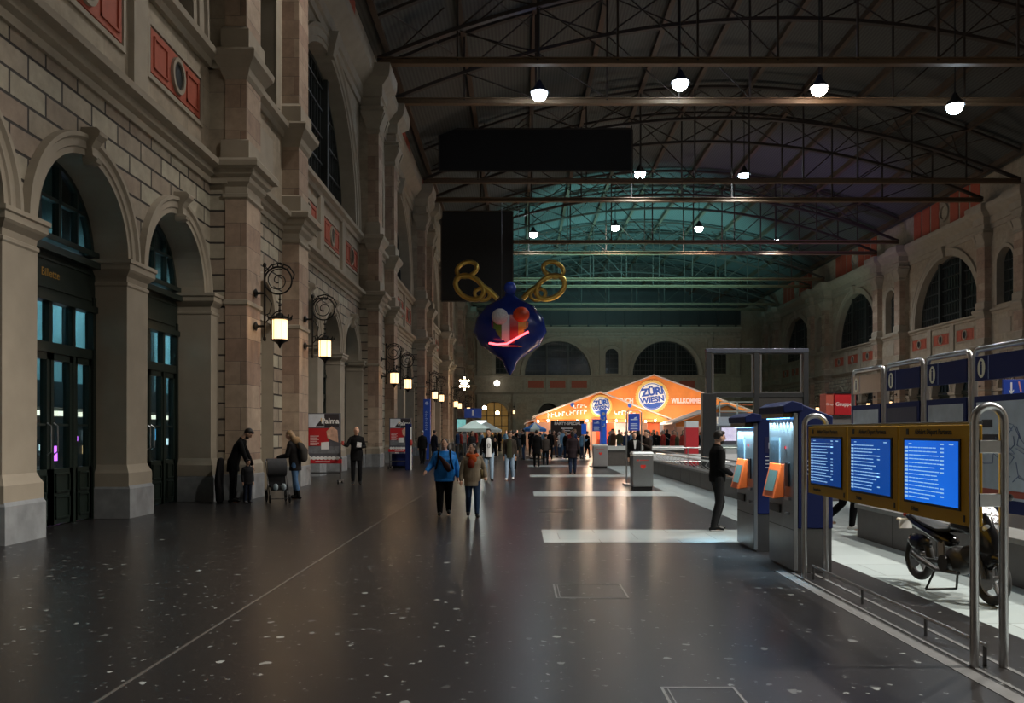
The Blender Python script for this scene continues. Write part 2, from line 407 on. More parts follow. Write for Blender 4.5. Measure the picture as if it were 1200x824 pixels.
for side, mp, reds, root in (('l', mapl, red_l, wl), ('r', mapr, red_r, wr)):
    ms = []
    for mb, nm, m in mes:
        c = MB(); c.v = list(mb.v); c.f = mb.f; c.mi = mb.mi
        me = c.xf(lambda p: mp(p)).mesh(nm, m); ms.append((nm, me))
    for u in reds:
        if u < 4: continue
        for nm, me in ms: link('frieze_'+nm, me, root, (0, u, 0), kind='structure')
# red attic panels with oculi under the roof
for mp, root in ((mapl, wl), (mapr, wr)):
    for k in KL:
        if k < 0: continue
        b = MB()
        for i in range(7):
            if i == 3: continue
            b.box(8.6+i*1.6+P*k, 9.9+i*1.6+P*k, -.1, -.04, 18.9, 21.6)
        b.xf(mp).build('attic_panels', RED, root, kind='structure')
        b = MB(); uc = 14.05+P*k
        b.ringloft([[(uc+r*math.cos(2*PI*i/24), w, 20.2+r*math.sin(2*PI*i/24)) for r, w in ((.55, -.1), (.55, .05), (.75, .05), (.75, -.1))] for i in range(25)], False)
        b.xf(mp).build('attic_oculus', MOULD, root, kind='structure')

# --- twin piers: one mesh, one structure object each
def pier_mesh(mirror):
    sh = MB(); d0, d1 = .38, .9
    sh.m = 0; sh.stack(0, 1.1, d0, d1, [(0, .62), (0, 17.0)])
    sh.m = 1; sh.stack(0, 1.1, d0, d1, [(.07, 0), (.07, .6), (.02, .64)])
    sh.m = 2
    sh.stack(0, 1.1, d0, d1, [(.05, .6), (.05, .85), (.006, .95)])
    sh.stack(0, 1.1, d0, d1, [(.006, 4.72), (.04, 4.75), (.04, 4.84), (.006, 4.86)])
    sh.stack(0, 1.1, d0, d1, [(.006, 7.3), (.05, 7.34), (.05, 7.42), (.006, 7.44), (.006, 7.6), (.1, 7.7), (.12, 7.8), (.2, 7.86), (.24, 7.98), (.36, 8.02), (.38, 8.14), (.34, 8.2), (.08, 8.22), (.08, 8.7), (.006, 8.75)])
    sh.stack(0, 1.1, d0, d1, [(.006, 10.2), (.06, 10.3), (.1, 10.45), (.2, 10.6), (.26, 10.68), (.28, 10.82), (.24, 10.88), (.08, 10.9), (.08, 11.4), (.006, 11.5)])
    sh.stack(0, 1.1, d0, d1, [(.006, 15.6), (.08, 15.7), (.05, 15.85), (.14, 16.2), (.3, 16.6), (.24, 16.7), (.32, 16.8), (.1, 16.9), (.1, 17.25), (.2, 17.3), (.2, 17.8), (.32, 17.9), (.55, 18.1), (.6, 18.3), (.62, 18.7)])
    # little corner volutes of the capital
    for u in (.02, 1.08):
        sh.ringloft([[(u+sx*t, d1-.15+w, v) for sx, w in ((-1, 0), (1, 0), (1, ww), (-1, ww))] for t, v, ww in ((.06, 15.9, .2), (.12, 16.2, .34), (.16, 16.5, .46), (.1, 16.7, .42))])
    return sh
tn = 0
for mp in (mapl, mapr):
    me = pier_mesh(0).xf(mp).mesh('pier', [ASH, GRAN, MOULD])
    bm = bmesh.new(); bm.from_mesh(me); bmesh.ops.recalc_face_normals(bm, faces=bm.faces); bm.to_mesh(me); bm.free()
    for k in KL:
        for u in (20.3, 25.1):
            tn += 1; link('trim_%d' % tn, me, None, (0, u+P*k, 0), kind='structure')
# plinth blocks of the arcade piers
for mp in (mapl, mapr):
    b = MB(); b.stack(0, .85, -.68, .02, [(.1, 0), (.1, .56), (.07, .62)])
    me = b.xf(mp).mesh('plinth', GRAN)
    b = MB(); b.stack(0, .5, -.68, .2, [(.1, 0), (.1, .56), (.07, .62)])
    me2 = b.xf(mp).mesh('plinth', GRAN)
    for k in KL:
        for u in (12.15, 16.0):
            tn += 1; link('trim_%d' % tn, me, None, (0, u+P*k, 0), kind='structure')
        for u in (8.65, 19.87):
            tn += 1; link('trim_%d' % tn, me2, None, (0, u+P*k, 0), kind='structure')

# --- arcade doors (in local u,w,v about the arch centre; door plane w = -.62)
def door_parts():
    fr, le, pa = MB(), MB(), MB(); w0, w1 = -.72, -.60
    R = 1.5
    fr.box(-R, -R+.12, w0, w1+.04, 0, 4.2); fr.box(R-.12, R, w0, w1+.04, 0, 4.2)
    fr.box(-R, R, w0-.05, w1+.1, 4.95, 5.05); fr.box(-R, R, w0-.05, w1+.18, 4.72, 4.84)      # cornice over the fascia
    fr.box(-R, R, w0, w1+.02, 4.0, 4.75)                                                    # fascia
    fr.box(-R+.2, R-.2, w1+.0, w1+.05, 4.12, 4.16); fr.box(-R+.2, R-.2, w1, w1+.05, 4.6, 4.64)
    fr.box(-R, R, w0-.02, w1+.08, 3.9, 4.02)
    fr.box(-R, R, w0, w1+.03, 3.02, 3.2)                                                    # transom
    for x in (-.75, 0, .75): fr.box(x-.05, x+.05, w0, w1+.01, 3.2, 3.95)
    # fanlight
    rr = []
    for i in range(NS+1):
        a = PI*i/NS; rr.append([(r*math.cos(a), w, 5.0+r*math.sin(a)*.97) for r, w in ((R, w0), (R, w1), (R-.12, w1), (R-.12, w0))])
    fr.ringloft(rr, False)
    for x, t in ((-.9, .025), (-.3, .035), (.3, .035), (.9, .025)): fr.box(x-t, x+t, w0, w1, 5.0, 5.0+math.sqrt(max(0, (R-.1)**2-x*x))*.97)
    fr.box(-1.28, 1.28, w0, w1, 5.68, 5.74)
    # leaves
    for a, b in ((-1.38, -.79), (-.71, -.02), (.02, .71), (.79, 1.38)):
        big = abs(a) < .75
        le.box(a, a+.09, w0, w1, .02, 3.02); le.box(b-.09, b, w0, w1, .02, 3.02)
        le.box(a, b, w0, w1, 2.9, 3.02); le.box(a, b, w0, w1, .02, 1.0)
        le.box(a+.09, b-.09, w0+.02, w1-.02, 1.75, 1.79)
        for z0, z1 in ((.12, .52), (.58, .92)):
            m = .12; le.box(a+m, b-m, w1, w1+.03, z0, z0+.03); le.box(a+m, b-m, w1, w1+.03, z1-.03, z1); le.box(a+m, a+m+.03, w1, w1+.03, z0, z1); le.box(b-m-.03, b-m, w1, w1+.03, z0, z1)
        pa.box(a+.05, b-.05, w0+.05, w0+.06, 1.0, 2.95)
    fr.box(-.79, -.71, w0, w1+.02, 0, 3.1); fr.box(.71, .79, w0, w1+.02, 0, 3.1)
    pa.box(-R+.05, R-.05, w0+.05, w0+.06, 3.2, 3.92)
    pa.prism([((R-.05)*math.cos(PI*i/24), w0+.05, 5.02+(R-.05)*math.sin(PI*i/24)*.97) for i in range(25)], (0, .01, 0))
    ha = MB()
    for x in (-.1, .1): ha.chain([(x, w1, 1.25), (x, w1+.07, 1.3), (x, w1+.07, 1.75), (x, w1, 1.8)], .014, 6)
    return fr, le, pa, ha
dn = 0
for mp, bays in ((mapl, range(0, 6)), (mapr, range(1, 6))):
    parts = [(n, mb.xf(mp).mesh(n, m)) for n, mb, m in zip(('door_frame', 'door_leaf', 'pane', 'handle'), door_parts(), (DOORM, DOORM, GLASS, STEEL))]
    for k in bays:
        for c in (10.65, 14.5, 18.35):
            dn += 1
            d = bpy.data.objects.new('door_%d' % dn, parts[0][1]); COL.objects.link(d); d.location = (0, c+P*k, 0); d['kind'] = 'structure'
            for n, me in parts[1:]: link(n, me, d, kind='structure')
GOLD = mat('faded_gilt', (.45, .26, .06), .4, .5)
for c in (14.5,): text('gilt_lettering', 'Billette', .2, GOLD, frame(mapl((c-.05, -.57, 4.38)), (0, 1, 0), (0, 0, 1)), None)['kind'] = 'structure'

# --- great windows
def bigwin():
    fr, gl = MB(), MB(); R = 5.35; w0, w1 = -.7, -.58
    def hgt(x): return 11.05+math.sqrt(max(0, R*R-x*x))
    for x in (-1.75, 1.75): fr.box(x-.16, x+.16, w0-.1, w1+.2, 10.7, hgt(x))
    for i in range(-11, 12):
        x = i*.45
        if abs(abs(x)-1.75) > .2: fr.box(x-.022, x+.022, w0, w1-.03, 10.7, hgt(x))
    for z in (11.6, 12.6, 13.7, 14.8, 15.7):
        h = math.sqrt(max(0, R*R-(z-11.05)**2)); fr.box(-h, h, w0, w1, z-.04, z+.04)
    rr = [[(r*math.cos(PI*i/36), w, 11.05+r*math.sin(PI*i/36)) for r, w in ((R, w0), (R, w1), (R-.15, w1), (R-.15, w0))] for i in range(37)]
    fr.ringloft(rr, False); fr.box(-R, R, w0, w1, 10.7, 10.9)
    pts = [(R*math.cos(PI*i/36), w0, 11.05+R*math.sin(PI*i/36)) for i in range(37)]+[(-R, w0, 10.7), (R, w0, 10.7)]
    gl.prism(pts, (0, .02, 0)); return fr, gl
def smallwin():
    fr, gl = MB(), MB(); R = 1.05; w0, w1 = -.15, -.08
    for x in (-.35, .35): fr.box(x-.03, x+.03, w0, w1, 11.1, 15.05)
    for z in (11.2, 12, 12.8, 13.6, 14.3): fr.box(-R, R, w0, w1, z-.03, z+.03)
    pts = [(R*math.cos(PI*i/18), w0, 14.1+R*math.sin(PI*i/18)) for i in range(19)]+[(-R, w0, 11.1), (R, w0, 11.1)]
    gl.prism(pts, (0, .02, 0)); return fr, gl
wn = 0
WFR = mat('window_bar_paint', (.03, .033, .03), .5)
for mp, tr in ((mapl, lambda u: (0, u, 0)), (mapr, lambda u: (0, u, 0)), (mapb, lambda u: (u, 0, 0))):
    f1, g1 = [m.xf(mp).mesh(n, t) for m, n, t in zip(bigwin(), ('window_frame', 'pane'), (WFR, WGL))]
    f2, g2 = [m.xf(mp).mesh(n, t) for m, n, t in zip(smallwin(), ('window_frame', 'pane'), (WFR, WGL))]
    if mp is mapb: bigs, smalls = (6.04, 23.6), (-3.0, 14.85, 32.4)
    else: bigs, smalls = [13.85+P*k for k in range(0, 6)], [23.25+P*k for k in range(0, 6)]
    for cs, f, g in ((bigs, f1, g1), (smalls, f2, g2)):
        for u in cs:
            wn += 1; o = link('window_%d' % wn, f, None, tr(u), kind='structure'); link('pane', g, o, kind='structure')

# --- back wall
low, up, mo = MB(), MB(), MB()
edges = [XL, -5.3, 0, 12.1, 17.6, 29.7, 35.8]
for i, u in enumerate((-3.0, 14.85, 32.4)):
    a, b = ((XL, -.4), (12.3, 17.4), (29.9, XR))[i]
    arch_cell(up, a, b, 10.6, 19, u, 1.05, 14.1, 11.1, 0, .3); ring(mo, u, 14.1, [(1.05, -.02), (1.05, .08), (1.6, .12), (1.7, -.02)], 10.9)
    for s in (a+.5, b-.9):
        mo.stack(s, s+.7, -.05, .35, [(0, 10.8), (0, 16.4), (.12, 16.6), (.15, 16.9)])
        mo.stack(s, s+.7, -.05, .4, [(.1, 0), (.1, .7), (0, .8), (0, 7.7)])
    rect(up, a, b, 7.7, 10.6, 0)
for u, a, b in ((6.04, -.4, 12.3), (23.6, 17.4, 29.9)):
    arch_cell(up, a, b, 10.6, 19, u, 5.35, 11.05, 10.75, 0, .8)
    ring(mo, u, 11.05, [(5.35, -.02), (5.35, .1), (5.6, .12), (5.9, .25), (6.05, .25), (6.1, -.02)], 10.75, 40)
    rect(up, a, b, 7.7, 10.6, 0)
    for x in (-5.6, -1.95, 1.55, 5.2): mo.box(u+x, u+x+.4, -.02, .15, 8.2, 10.5)
arches = [(-4.3, 2.3)]+[(x, 1.7) for x in (4.6, 9.6, 14.6, 19.6, 24.6, 29.6)]
prev = XL
for i, (c, R) in enumerate(arches):
    b = XR if i == len(arches)-1 else (c+R+arches[i+1][0]-arches[i+1][1])/2
    arch_cell(low, prev, b, 0, 7.7, c, R, 4.2 if R > 2 else 4.6, 0, 0, 1.2)
    ring(mo, c, 4.2 if R > 2 else 4.6, [(R, -.02), (R, .08), (R+.35, .1), (R+.4, -.02)]); prev = b
mould(mo, XL, XR, CORN1); mould(mo, XL, XR, SILL); mould(mo, XL, XR, TOPC)
for i in range(60): mo.box(XL+.3+i*.72, XL+.62+i*.72, .2, .5, 17.35, 17.75)      # dentils
dk = MB(); rect(dk, XL, XR, 18.6, 26.5, -.1)
for i in range(15): dk.box(XL+.4+i*3.0, XL+.7+i*3.0, -.1, .1, 18.7, 22)
dk.box(XL, XR, -.1, .15, 21.3, 21.6)
wb = low.xf(mapb).build('wall_back', [PLAIN, MOULD], kind='structure')
up.xf(mapb).build('upper_wall', [PLAIN, MOULD], wb, kind='structure'); mo.xf(mapb).build('mouldings', MOULD, wb, kind='structure')
for u in (6.04, 23.6):
    for x in (-3.55, 0, 3.5):
        b = MB(); b.box(u+x-1.25, u+x+1.25, .0, .04, 8.75, 9.95); b.xf(mapb).build('frieze_panel', RED, wb, kind='structure')
dk.xf(mapb).build('end_gable', mat('dark_gable_glazing', (.022, .023, .022), .4, noise=.4, nscale=.6), wb, kind='structure')
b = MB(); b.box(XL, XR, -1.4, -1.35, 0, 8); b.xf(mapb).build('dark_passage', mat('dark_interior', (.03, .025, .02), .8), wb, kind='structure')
b = MB()
for c in (-4.3,): b.box(c-2.2, c+2.2, -1.3, -1.2, 0, 6.4)
b.xf(mapb).build('portal_glazing', mat('amber_lit_glazing', (.2, .12, .03), .5, emit=(1, .55, .15), es=.12, noise=.9, nscale=1.2), wb, kind='structure')
b = MB()
for x in (-5.5, -4.3, -3.1): b.box(x-.06, x+.06, -1.2, -1.05, 0, 6.4)
for z in (2.6, 4.2, 5.2): b.box(-6.6, -2, -1.2, -1.05, z-.05, z+.05)
b.xf(mapb).build('portal_frame', WFR, wb, kind='structure')

# wall behind the camera closes the hall
b = MB(); b.box(XL, XR, -24.3, -24, 0, 26); b.build('wall_front', PLAIN, kind='structure')

# --- floor
ASPH = floor_mat('polished_dark_asphalt', (.0125, .0115, .0122), (.32, .34, .335), .28, .85)
PALE = floor_mat('pale_stone_paving', (.40, .455, .46), (.6, .64, .64), .3, .25, (1.2, .8))
fl = MB(); fl.box(XL-5, 4.0, -24, YB+1.5, -.2, 0); floor = fl.build('floor', ASPH, kind='structure')
fl = MB(); fl.box(4.0, 8.4, -24, YB+1.5, -.2, .0); fl.build('floor_paving', PALE, floor, kind='structure')
fl = MB(); fl.box(8.4, XR+3, -24, YB+1.5, -.2, .0); fl.build('floor_far', ASPH, floor, kind='structure')
for k in range(0, 9):
    y = 12.44+9*k; b = MB(); b.box(.35, 4.0, y, y+1.62, -.05, .003); b.build('floor_stripe', PALE, floor, kind='structure')
LINE = mat('brass_joint', (.16, .15, .14), .35, .6)
def outline(x0, x1, y0, y1, t=.018):
    b = MB()
    b.box(x0, x1, y0, y0+t, -.01, .003); b.box(x0, x1, y1-t, y1, -.01, .003); b.box(x0, x0+t, y0, y1, -.01, .003); b.box(x1-t, x1, y0, y1, -.01, .003)
    b.box(x0+.04, x1-.04, y0+.04, y0+.04+t*.5, -.01, .003); b.box(x0+.04, x0+.04+t*.5, y0+.04, y1-.04, -.01, .003)
    return b
for i, (x0, x1, y0, y1) in enumerate(((.35, 1.08, 8.29, 9.05), (.9, 1.38, 4.6, 5.4), (.36, 1.1, 17.1, 17.9))):
    o = outline(x0, x1, y0, y1).build('floor_hatch', mat('steel_hatch_rim', (.30, .30, .29), .35, .7), floor, kind='structure')
b = MB(); b.box(-2.6, -2.575, 3, 60, -.01, .002); b.build('floor_joint', LINE, floor, kind='structure')
GRD = mat('grey_stone_kerb', (.10, .10, .10), .45, noise=.3)
b = MB(); b.box(3.0, 3.12, 4.5, 9.9, -.05, .004); b.box(3.38, 3.42, 4.5, 9.9, -.05, .004); b.box(3.16, 3.19, 4.5, 9.9, -.05, .004); b.build('floor_kerb', GRD, floor, kind='structure')

# --- roof
XC = (XL+XR)/2; HW = (XR-XL)/2
def roofz(x, e=21.4, a=26.2): return a-(a-e)*((x-XC)/HW)**2
rm, nt, bs = nodes('roof_boards'); N = nt.nodes.new; L = nt.links.new
geo = N('ShaderNodeNewGeometry'); wv = N('ShaderNodeTexWave'); wv.inputs['Scale'].default_value = 1.6; wv.bands_direction = 'X'; wv.inputs['Distortion'].default_value = .3
L(geo.outputs['Position'], wv.inputs['Vector']); mx = N('ShaderNodeMix'); mx.data_type = 'RGBA'; mx.inputs['A'].default_value = (.045, .047, .043, 1); mx.inputs['B'].default_value = (.075, .078, .07, 1)
L(wv.outputs['Fac'], mx.inputs['Factor']); L(mx.outputs['Result'], bs.inputs['Base Color']); bs.inputs['Roughness'].default_value = .7
bp = N('ShaderNodeBump'); bp.inputs['Strength'].default_value = .6; L(wv.outputs['Fac'], bp.inputs['Height']); L(bp.outputs['Normal'], bs.inputs['Normal'])
r = MB(); n = 40
xs = [XL-.3+(2*HW+.6)*i/n for i in range(n+1)]
r.ringloft([[(x, y, roofz(x)) for y in (-24.5, YB+.5)]+[(x, y, roofz(x)+.2) for y in (YB+.5, -24.5)] for x in xs])
ceil = r.build('ceiling', rm, kind='structure')
# purlins
for i, x in enumerate([XL+.7+(2*HW-1.4)*j/11 for j in range(12)]):
    b = MB(); z = roofz(x)-.2; b.box(x-.06, x+.06, -24, YB, z-.28, z+.15); b.box(x-.14, x+.14, -24, YB, z-.31, z-.28); b.build('purlin', mat('purlin_paint', (.075, .047, .028), .65, noise=.3), ceil, kind='structure')
def truss():
    t = MB(); ch = MB()
    x0, x1 = XL+.75, XR-.75; zt = 19.1
    def lowc(x): return zt+.25+4.3*(1-((x-XC)/(HW-.75))**2)
    def upc(x): return roofz(x)-.35
    n = 22; xx = [x0+(x1-x0)*i/n for i in range(n+1)]
    ch.box(x0, x1, -.16, .16, zt-.02, zt+.04); ch.box(x0, x1, -.03, .03, zt+.04, zt+.26); ch.box(x0, x1, -.16, .16, zt+.26, zt+.30)
    for f, h in ((lowc, .09), (upc, .08)):
        t.ringloft([[(x, y, f(x)+dz) for y, dz in ((-.14, -h), (.14, -h), (.14, h), (-.14, h))] for x in xx])
    for i, x in enumerate(xx):
        if i % 2 == 0 and 0 < i < n:
            t.box(x-.05, x+.05, -.05, .05, zt+.2, upc(x))
        if i < n:
            a, b = xx[i], xx[i+1]
            if i % 2 == 0 and 1 < i < n-2:
                c2 = xx[i+2]
                t.chain([(a, -.03, lowc(a)), (c2, -.03, upc(c2))], .045, 4); t.chain([(a, .03, upc(a)), (c2, .03, lowc(c2))], .045, 4)
                if abs(a-XC) > 2: t.chain([(a if a > XC else c2, 0, zt+.3), (c2 if a > XC else a, 0, lowc(c2 if a > XC else a))][::1], .035, 4)
    return t, ch
tm, cm = truss(); tm = tm.mesh('truss_web', BROWND); cm = cm.mesh('truss_chord', BROWNB)
for k in range(-1, 6):
    for u in (20.85, 25.65):
        o = link('roof_truss', cm, ceil, (0, u+P*k, 0), kind='structure'); link('truss_web', tm, o, kind='structure')
# wind-braces between the trusses of a pair, seen as crosses
for k in range(0, 6):
    b = MB()
    for i in range(10):
        x = XL+2.4+i*4.1; z = roofz(x)-.6
        b.chain([(x-1.5, 20.85+P*k, z), (x+1.5, 25.65+P*k, z)], .05, 4); b.chain([(x+1.5, 20.85+P*k, z), (x-1.5, 25.65+P*k, z)], .05, 4)
    b.build('wind_bracing', BROWND, ceil, kind='structure')

# ================================================================== THINGS
def circ(c, r, a0, a1, n, plane='yz'):
    out = []
    for i in range(n+1):
        a = a0+(a1-a0)*i/n; u, v = r*math.cos(a), r*math.sin(a)
        out.append((c[0]+(u if plane[0] == 'x' else 0), c[1]+(u if plane[0] == 'y' else 0), c[2]+v))
    return out
def spiral(c, r0, r1, a0, turns, n):
    return [(c[0]+(r0+(r1-r0)*i/n)*math.cos(a0+turns*2*PI*i/n), c[1], c[2]+(r0+(r1-r0)*i/n)*math.sin(a0+turns*2*PI*i/n)) for i in range(n+1)]

# --- wrought-iron wall lanterns; origin on the pier face, arm reaching along +X
LGL = mat('lit_lantern_glass', (1, .8, .5), .4, emit=(1, .62, .30), es=2.6, noise=.1)
def make_lantern():
    t = thing('wall_lantern', '', 'lantern')
    b = MB()
    for z in (4.28, 5.1): b.lathe([(.001, 0), (.1, 0), (.12, .03), (.06, .06), (.03, .08), (.03, .24)], (0, 0, z), 12, 'x')
    b.tube([(.24, 0, 4.0), (.24, 0, 5.75)], .028); b.ell((.24, 0, 5.8), (.05, .05, .07), 8, 6); b.ell((.24, 0, 3.97), (.045, .045, .07), 8, 6)
    b.build('wall_bar', IRON, t, smooth=True)
    b = MB(); b.tube(circ((.58, 0, 5.42), .34, 0, 2*PI, 28, 'xz')[:-1], .022, 8, True)
    b.tube(spiral((.58, 0, 5.42), .30, .05, 1.2, 1.6, 30), .014, 6)
    b.tube([(.24, 0, 5.62), (.4, 0, 5.8), (.62, 0, 5.86), (.86, 0, 5.76), (.98, 0, 5.58), (.95, 0, 5.45)], .018)
    b.tube([(.24, 0, 4.35), (.5, 0, 4.62), (.62, 0, 4.66)], .016); b.tube([(.24, 0, 5.1), (.42, 0, 4.85), (.36, 0, 4.6), (.24, 0, 4.55)], .014)
    for i in range(5):
        a = .9+i*.35; p = (.58+.36*math.cos(a), 0, 5.42+.36*math.sin(a)); b.chain([p, (p[0]+.10*math.cos(a), 0, p[2]+.10*math.sin(a))], [.02, .004], 5)
    b.build('scroll_bracket', IRON, t, smooth=True)
    b = MB(); b.tube([(.62, 0, 5.1), (.62, 0, 4.62)], .016)
    for z in (4.95, 4.8, 4.68): b.ell((.62, 0, z), (.04, .04, .03), 8, 6)
    b.build('hanger', IRON, t, smooth=True)
    b = MB(); b.lathe([(.02, 4.62), (.06, 4.6), (.1, 4.55), (.24, 4.5), (.28, 4.48), (.28, 4.44), (.22, 4.43)], (.62, 0, 0), 12)
    for i in range(12):
        a = i*PI/6; b.chain([(.62+.27*math.cos(a), .27*math.sin(a), 4.46), (.62+.31*math.cos(a), .31*math.sin(a), 4.56)], [.03, .008], 5)
    b.build('crown', IRON, t, smooth=True)
    b = MB(); b.lathe([(.185, 4.44), (.185, 3.95), (.15, 3.93)], (.62, 0, 0), 12); g = b.build('lamp_glass', LGL, t)
    b = MB()
    for i in range(6):
        a = i*PI/3; b.tube([(.62+.2*math.cos(a), .2*math.sin(a), 4.45), (.62+.2*math.cos(a), .2*math.sin(a), 3.93)], .008, 4)
    b.lathe([(.2, 3.95), (.21, 3.92), (.12, 3.88), (.05, 3.82), (.03, 3.76), (.001, 3.72)], (.62, 0, 0), 12); b.build('lantern_cage', IRON, t, smooth=True)
    return t
NTH = ['first', 'second', 'third', 'fourth', 'fifth', 'sixth', 'seventh', 'eighth', 'ninth', 'tenth', 'eleventh', 'twelfth']
lan = make_lantern(); i = 0
for k in range(0, 5):
    for u in (20.85, 25.65):
        x, y = -6.62, u+P*k
        lab = {0: 'nearest and largest glowing wrought-iron lantern, on the pier above the couple with the stroller',
               1: 'glowing wrought-iron lantern on the pier above the red Palma poster stand'}.get(i, 'small glowing iron wall lantern, %s along the left wall from the camera' % NTH[i])
        o = lan if i == 0 else dup(lan, (x, y, 0)); o.location = (x, y, 0); o['label'] = lab; o['group'] = 'lanterns along the left wall'
        light('lantern_light', 'POINT', (x+.62, y, 4.2), 230, (1, .62, .32), .2)
        i += 1
i = 0
for k in range(1, 5):
    for u in (20.85, 25.65):
        dup(lan, (XR-.93, u+P*k, 0), PI, 'small iron lantern on the far right wall, seen low between the blue information boards', 'lanterns along the right wall')
        light('lantern_light', 'POINT', (XR-1.6, u+P*k, 4.2), 70, (1, .62, .32), .2)
# a lantern beside the portal in the back wall
dup(lan, (-1.05, 135.2, .6), -PI/2, 'single warm lantern beside the dark portal in the far end wall', 'lanterns on the end wall')
light('lantern_light', 'POINT', (-1.05, 134.5, 4.8), 60, (1, .6, .3), .2)

# --- roof floodlights
LAMPW = mat('lit_flood_glass', (1, 1, 1), .4, emit=(.72, .88, 1), es=60)
LAMPWW = mat('lit_flood_glass_warm', (1, 1, 1), .4, emit=(1, .86, .76), es=60)
def make_flood(m):
    t = thing('floodlight', '', 'lamp')
    MB().lathe([(.06, .5), (.1, .45), (.16, .3), (.36, .05), (.38, 0), (.34, 0), (.3, .04), (.05, .1)], (0, 0, 0), 20).build('lamp_housing', FRAME, t, smooth=True)
    MB().ell((0, 0, -.06), (.30, .30, .26), 20, 10).build('lamp_glass', m, t, smooth=True)
    MB().tube([(0, 0, .0), (0, 0, 1)], .03).build('drop_rod', FRAME, t).location = (0, 0, .45)
    return t
fl0, fl1 = make_flood(LAMPW), make_flood(LAMPWW)
FL = [(632, 109, 43, 'bluish floodlight hanging from the front roof trusses, farthest left of its row of four'),
      (797, 97, 43, 'white floodlight hanging from the front trusses, second from the left of four'),
      (960, 103, 43, 'white floodlight hanging from the front trusses, third from the left of four'),
      (1119, 124, 43, 'big white floodlight hanging from the front trusses at far right'),
      (750, 203, 62, 'bluish floodlight in the middle rows of the roof, left of a pair above the tent'),
      (872, 205, 62, 'small bluish floodlight in the middle rows of the roof, right of a pair'),
      (625, 274, 81, 'bluish floodlight just right of the hanging dark screen above the gold wings'),
      (721, 266, 81, 'warm white floodlight deep in the hall roof, centre left'),
      (819, 267, 81, 'small warm floodlight deep in the hall roof above the tent peak'),
      (910, 281, 81, 'tiny bluish floodlight deep in the hall roof, right of centre')]
for i, (px, py, y, lab) in enumerate(FL):
    x = (px-610)*y/F; z = EYE-(py-506)*y/F
    src = fl1 if i in (2, 7, 8) else fl0
    o = dup(src, (x, y, z), 0, lab, 'roof floodlights')
    for c_ in o.children:
        if c_.name.startswith('drop_rod'): c_.scale.z = roofz(x)-z-.52
        else: c_.scale = (.6,)*3 if i == 9 else (1.3,)*3
    light('flood_beam', 'SPOT', (x, y, z-.35), (1100, 2600, 3000, 2600, 2800, 2800, 1100, 2800, 2800, 2400)[i], (.80, .90, 1) if src is fl0 else (1, .93, .86), .3, (0, 0, 0), 2.5, .6)
fl0.location = (0, 24, 21); fl1.location = (22, 24, 21)
for q in (fl0, fl1):
    for c_ in q.children:
        if c_.name.startswith('drop_rod'): c_.scale.z = 2.0
fl0['label'] = 'white floodlight of the row above the camera'; fl1['label'] = 'warm floodlight of the row above the camera'
fl0['group'] = fl1['group'] = 'floodlights above the camera'
for x, y, p, c in ((0, 24, 2600, (1, .93, .84)), (22, 24, 15000, (1, .95, .86)), (12, 6, 17000, (1, .94, .84)), (24, 6, 36000, (1, .94, .84))):
    light('flood_beam', 'SPOT', (x, y, 20.5), p, c, .3, (0, 0, 0), 2.5, .6)
    if y == 6: dup(fl0, (x, y, 21), 0, 'white floodlight of the row above the camera', 'floodlights above the camera')

# colour washes of the show rig on top of the tents, aimed up into the far roof
for x, y, p, c, tx, ty in ((8, 78, 26000, (.24, .82, .85), 9, 90), (17, 88, 26000, (.28, .86, .88), 17, 101), (2, 92, 16000, (.26, .82, .86), 6, 104), (24, 70, 2500, (.42, .25, 1), 25, 78), (27, 84, 1500, (.4, .7, .6), 30, 92)):
    d = V((tx-x, ty-y, 16)); light('roof_wash', 'SPOT', (x, y, 8), p, c, .3, d.to_track_quat('-Z', 'Y').to_euler(), 1.6, .8)
light('end_wall_fill', 'SPOT', (14, 108, 9), 3600, (.92, 1, .88), .4, V((0, 28, 2)).to_track_quat('-Z', 'Y').to_euler(), 1.9, .8)  # added fill spot without a fixture, brightens the end wall
# blue spill around the front row of lamps
for x in (1, 9, 14): light('roof_wash', 'POINT', (x, 41.2, 19.9), 26, (.25, .35, 1), .2)

# --- dark screens hung in the roof
SCR = mat('black_screen_cloth', (.012, .012, .012), .85)
def screen(name, x0, x1, y, z0, z1, lab):
    t = thing(name, lab, 'screen', ((x0+x1)/2, y, z0), 0, 'dark screens hung in the roof')
    w = x1-x0; h = z1-z0
    MB().box(-w/2, w/2, 0, .08, 0, h).build('screen_cloth', SCR, t)
    b = MB(); b.box(-w/2-.05, w/2+.05, -.05, .12, -.1, 0); b.box(w/2, w/2+.1, -.05, .12, 0, h); b.box(-w/2-.1, -w/2, -.05, .12, 0, h); b.box(-w/2, w/2, -.05, .12, h, h+.1); b.build('screen_frame', BROWND, t)
screen('projection_screen', -5.6, 7.7, 58, 19.8, 22.6, 'wide dark screen hung high under the roof, left of the middle floodlights')
screen('projection_screen', -6.2, -.66, 66, 12.0, 19.0, 'dark square screen hung behind the winged sculpture')

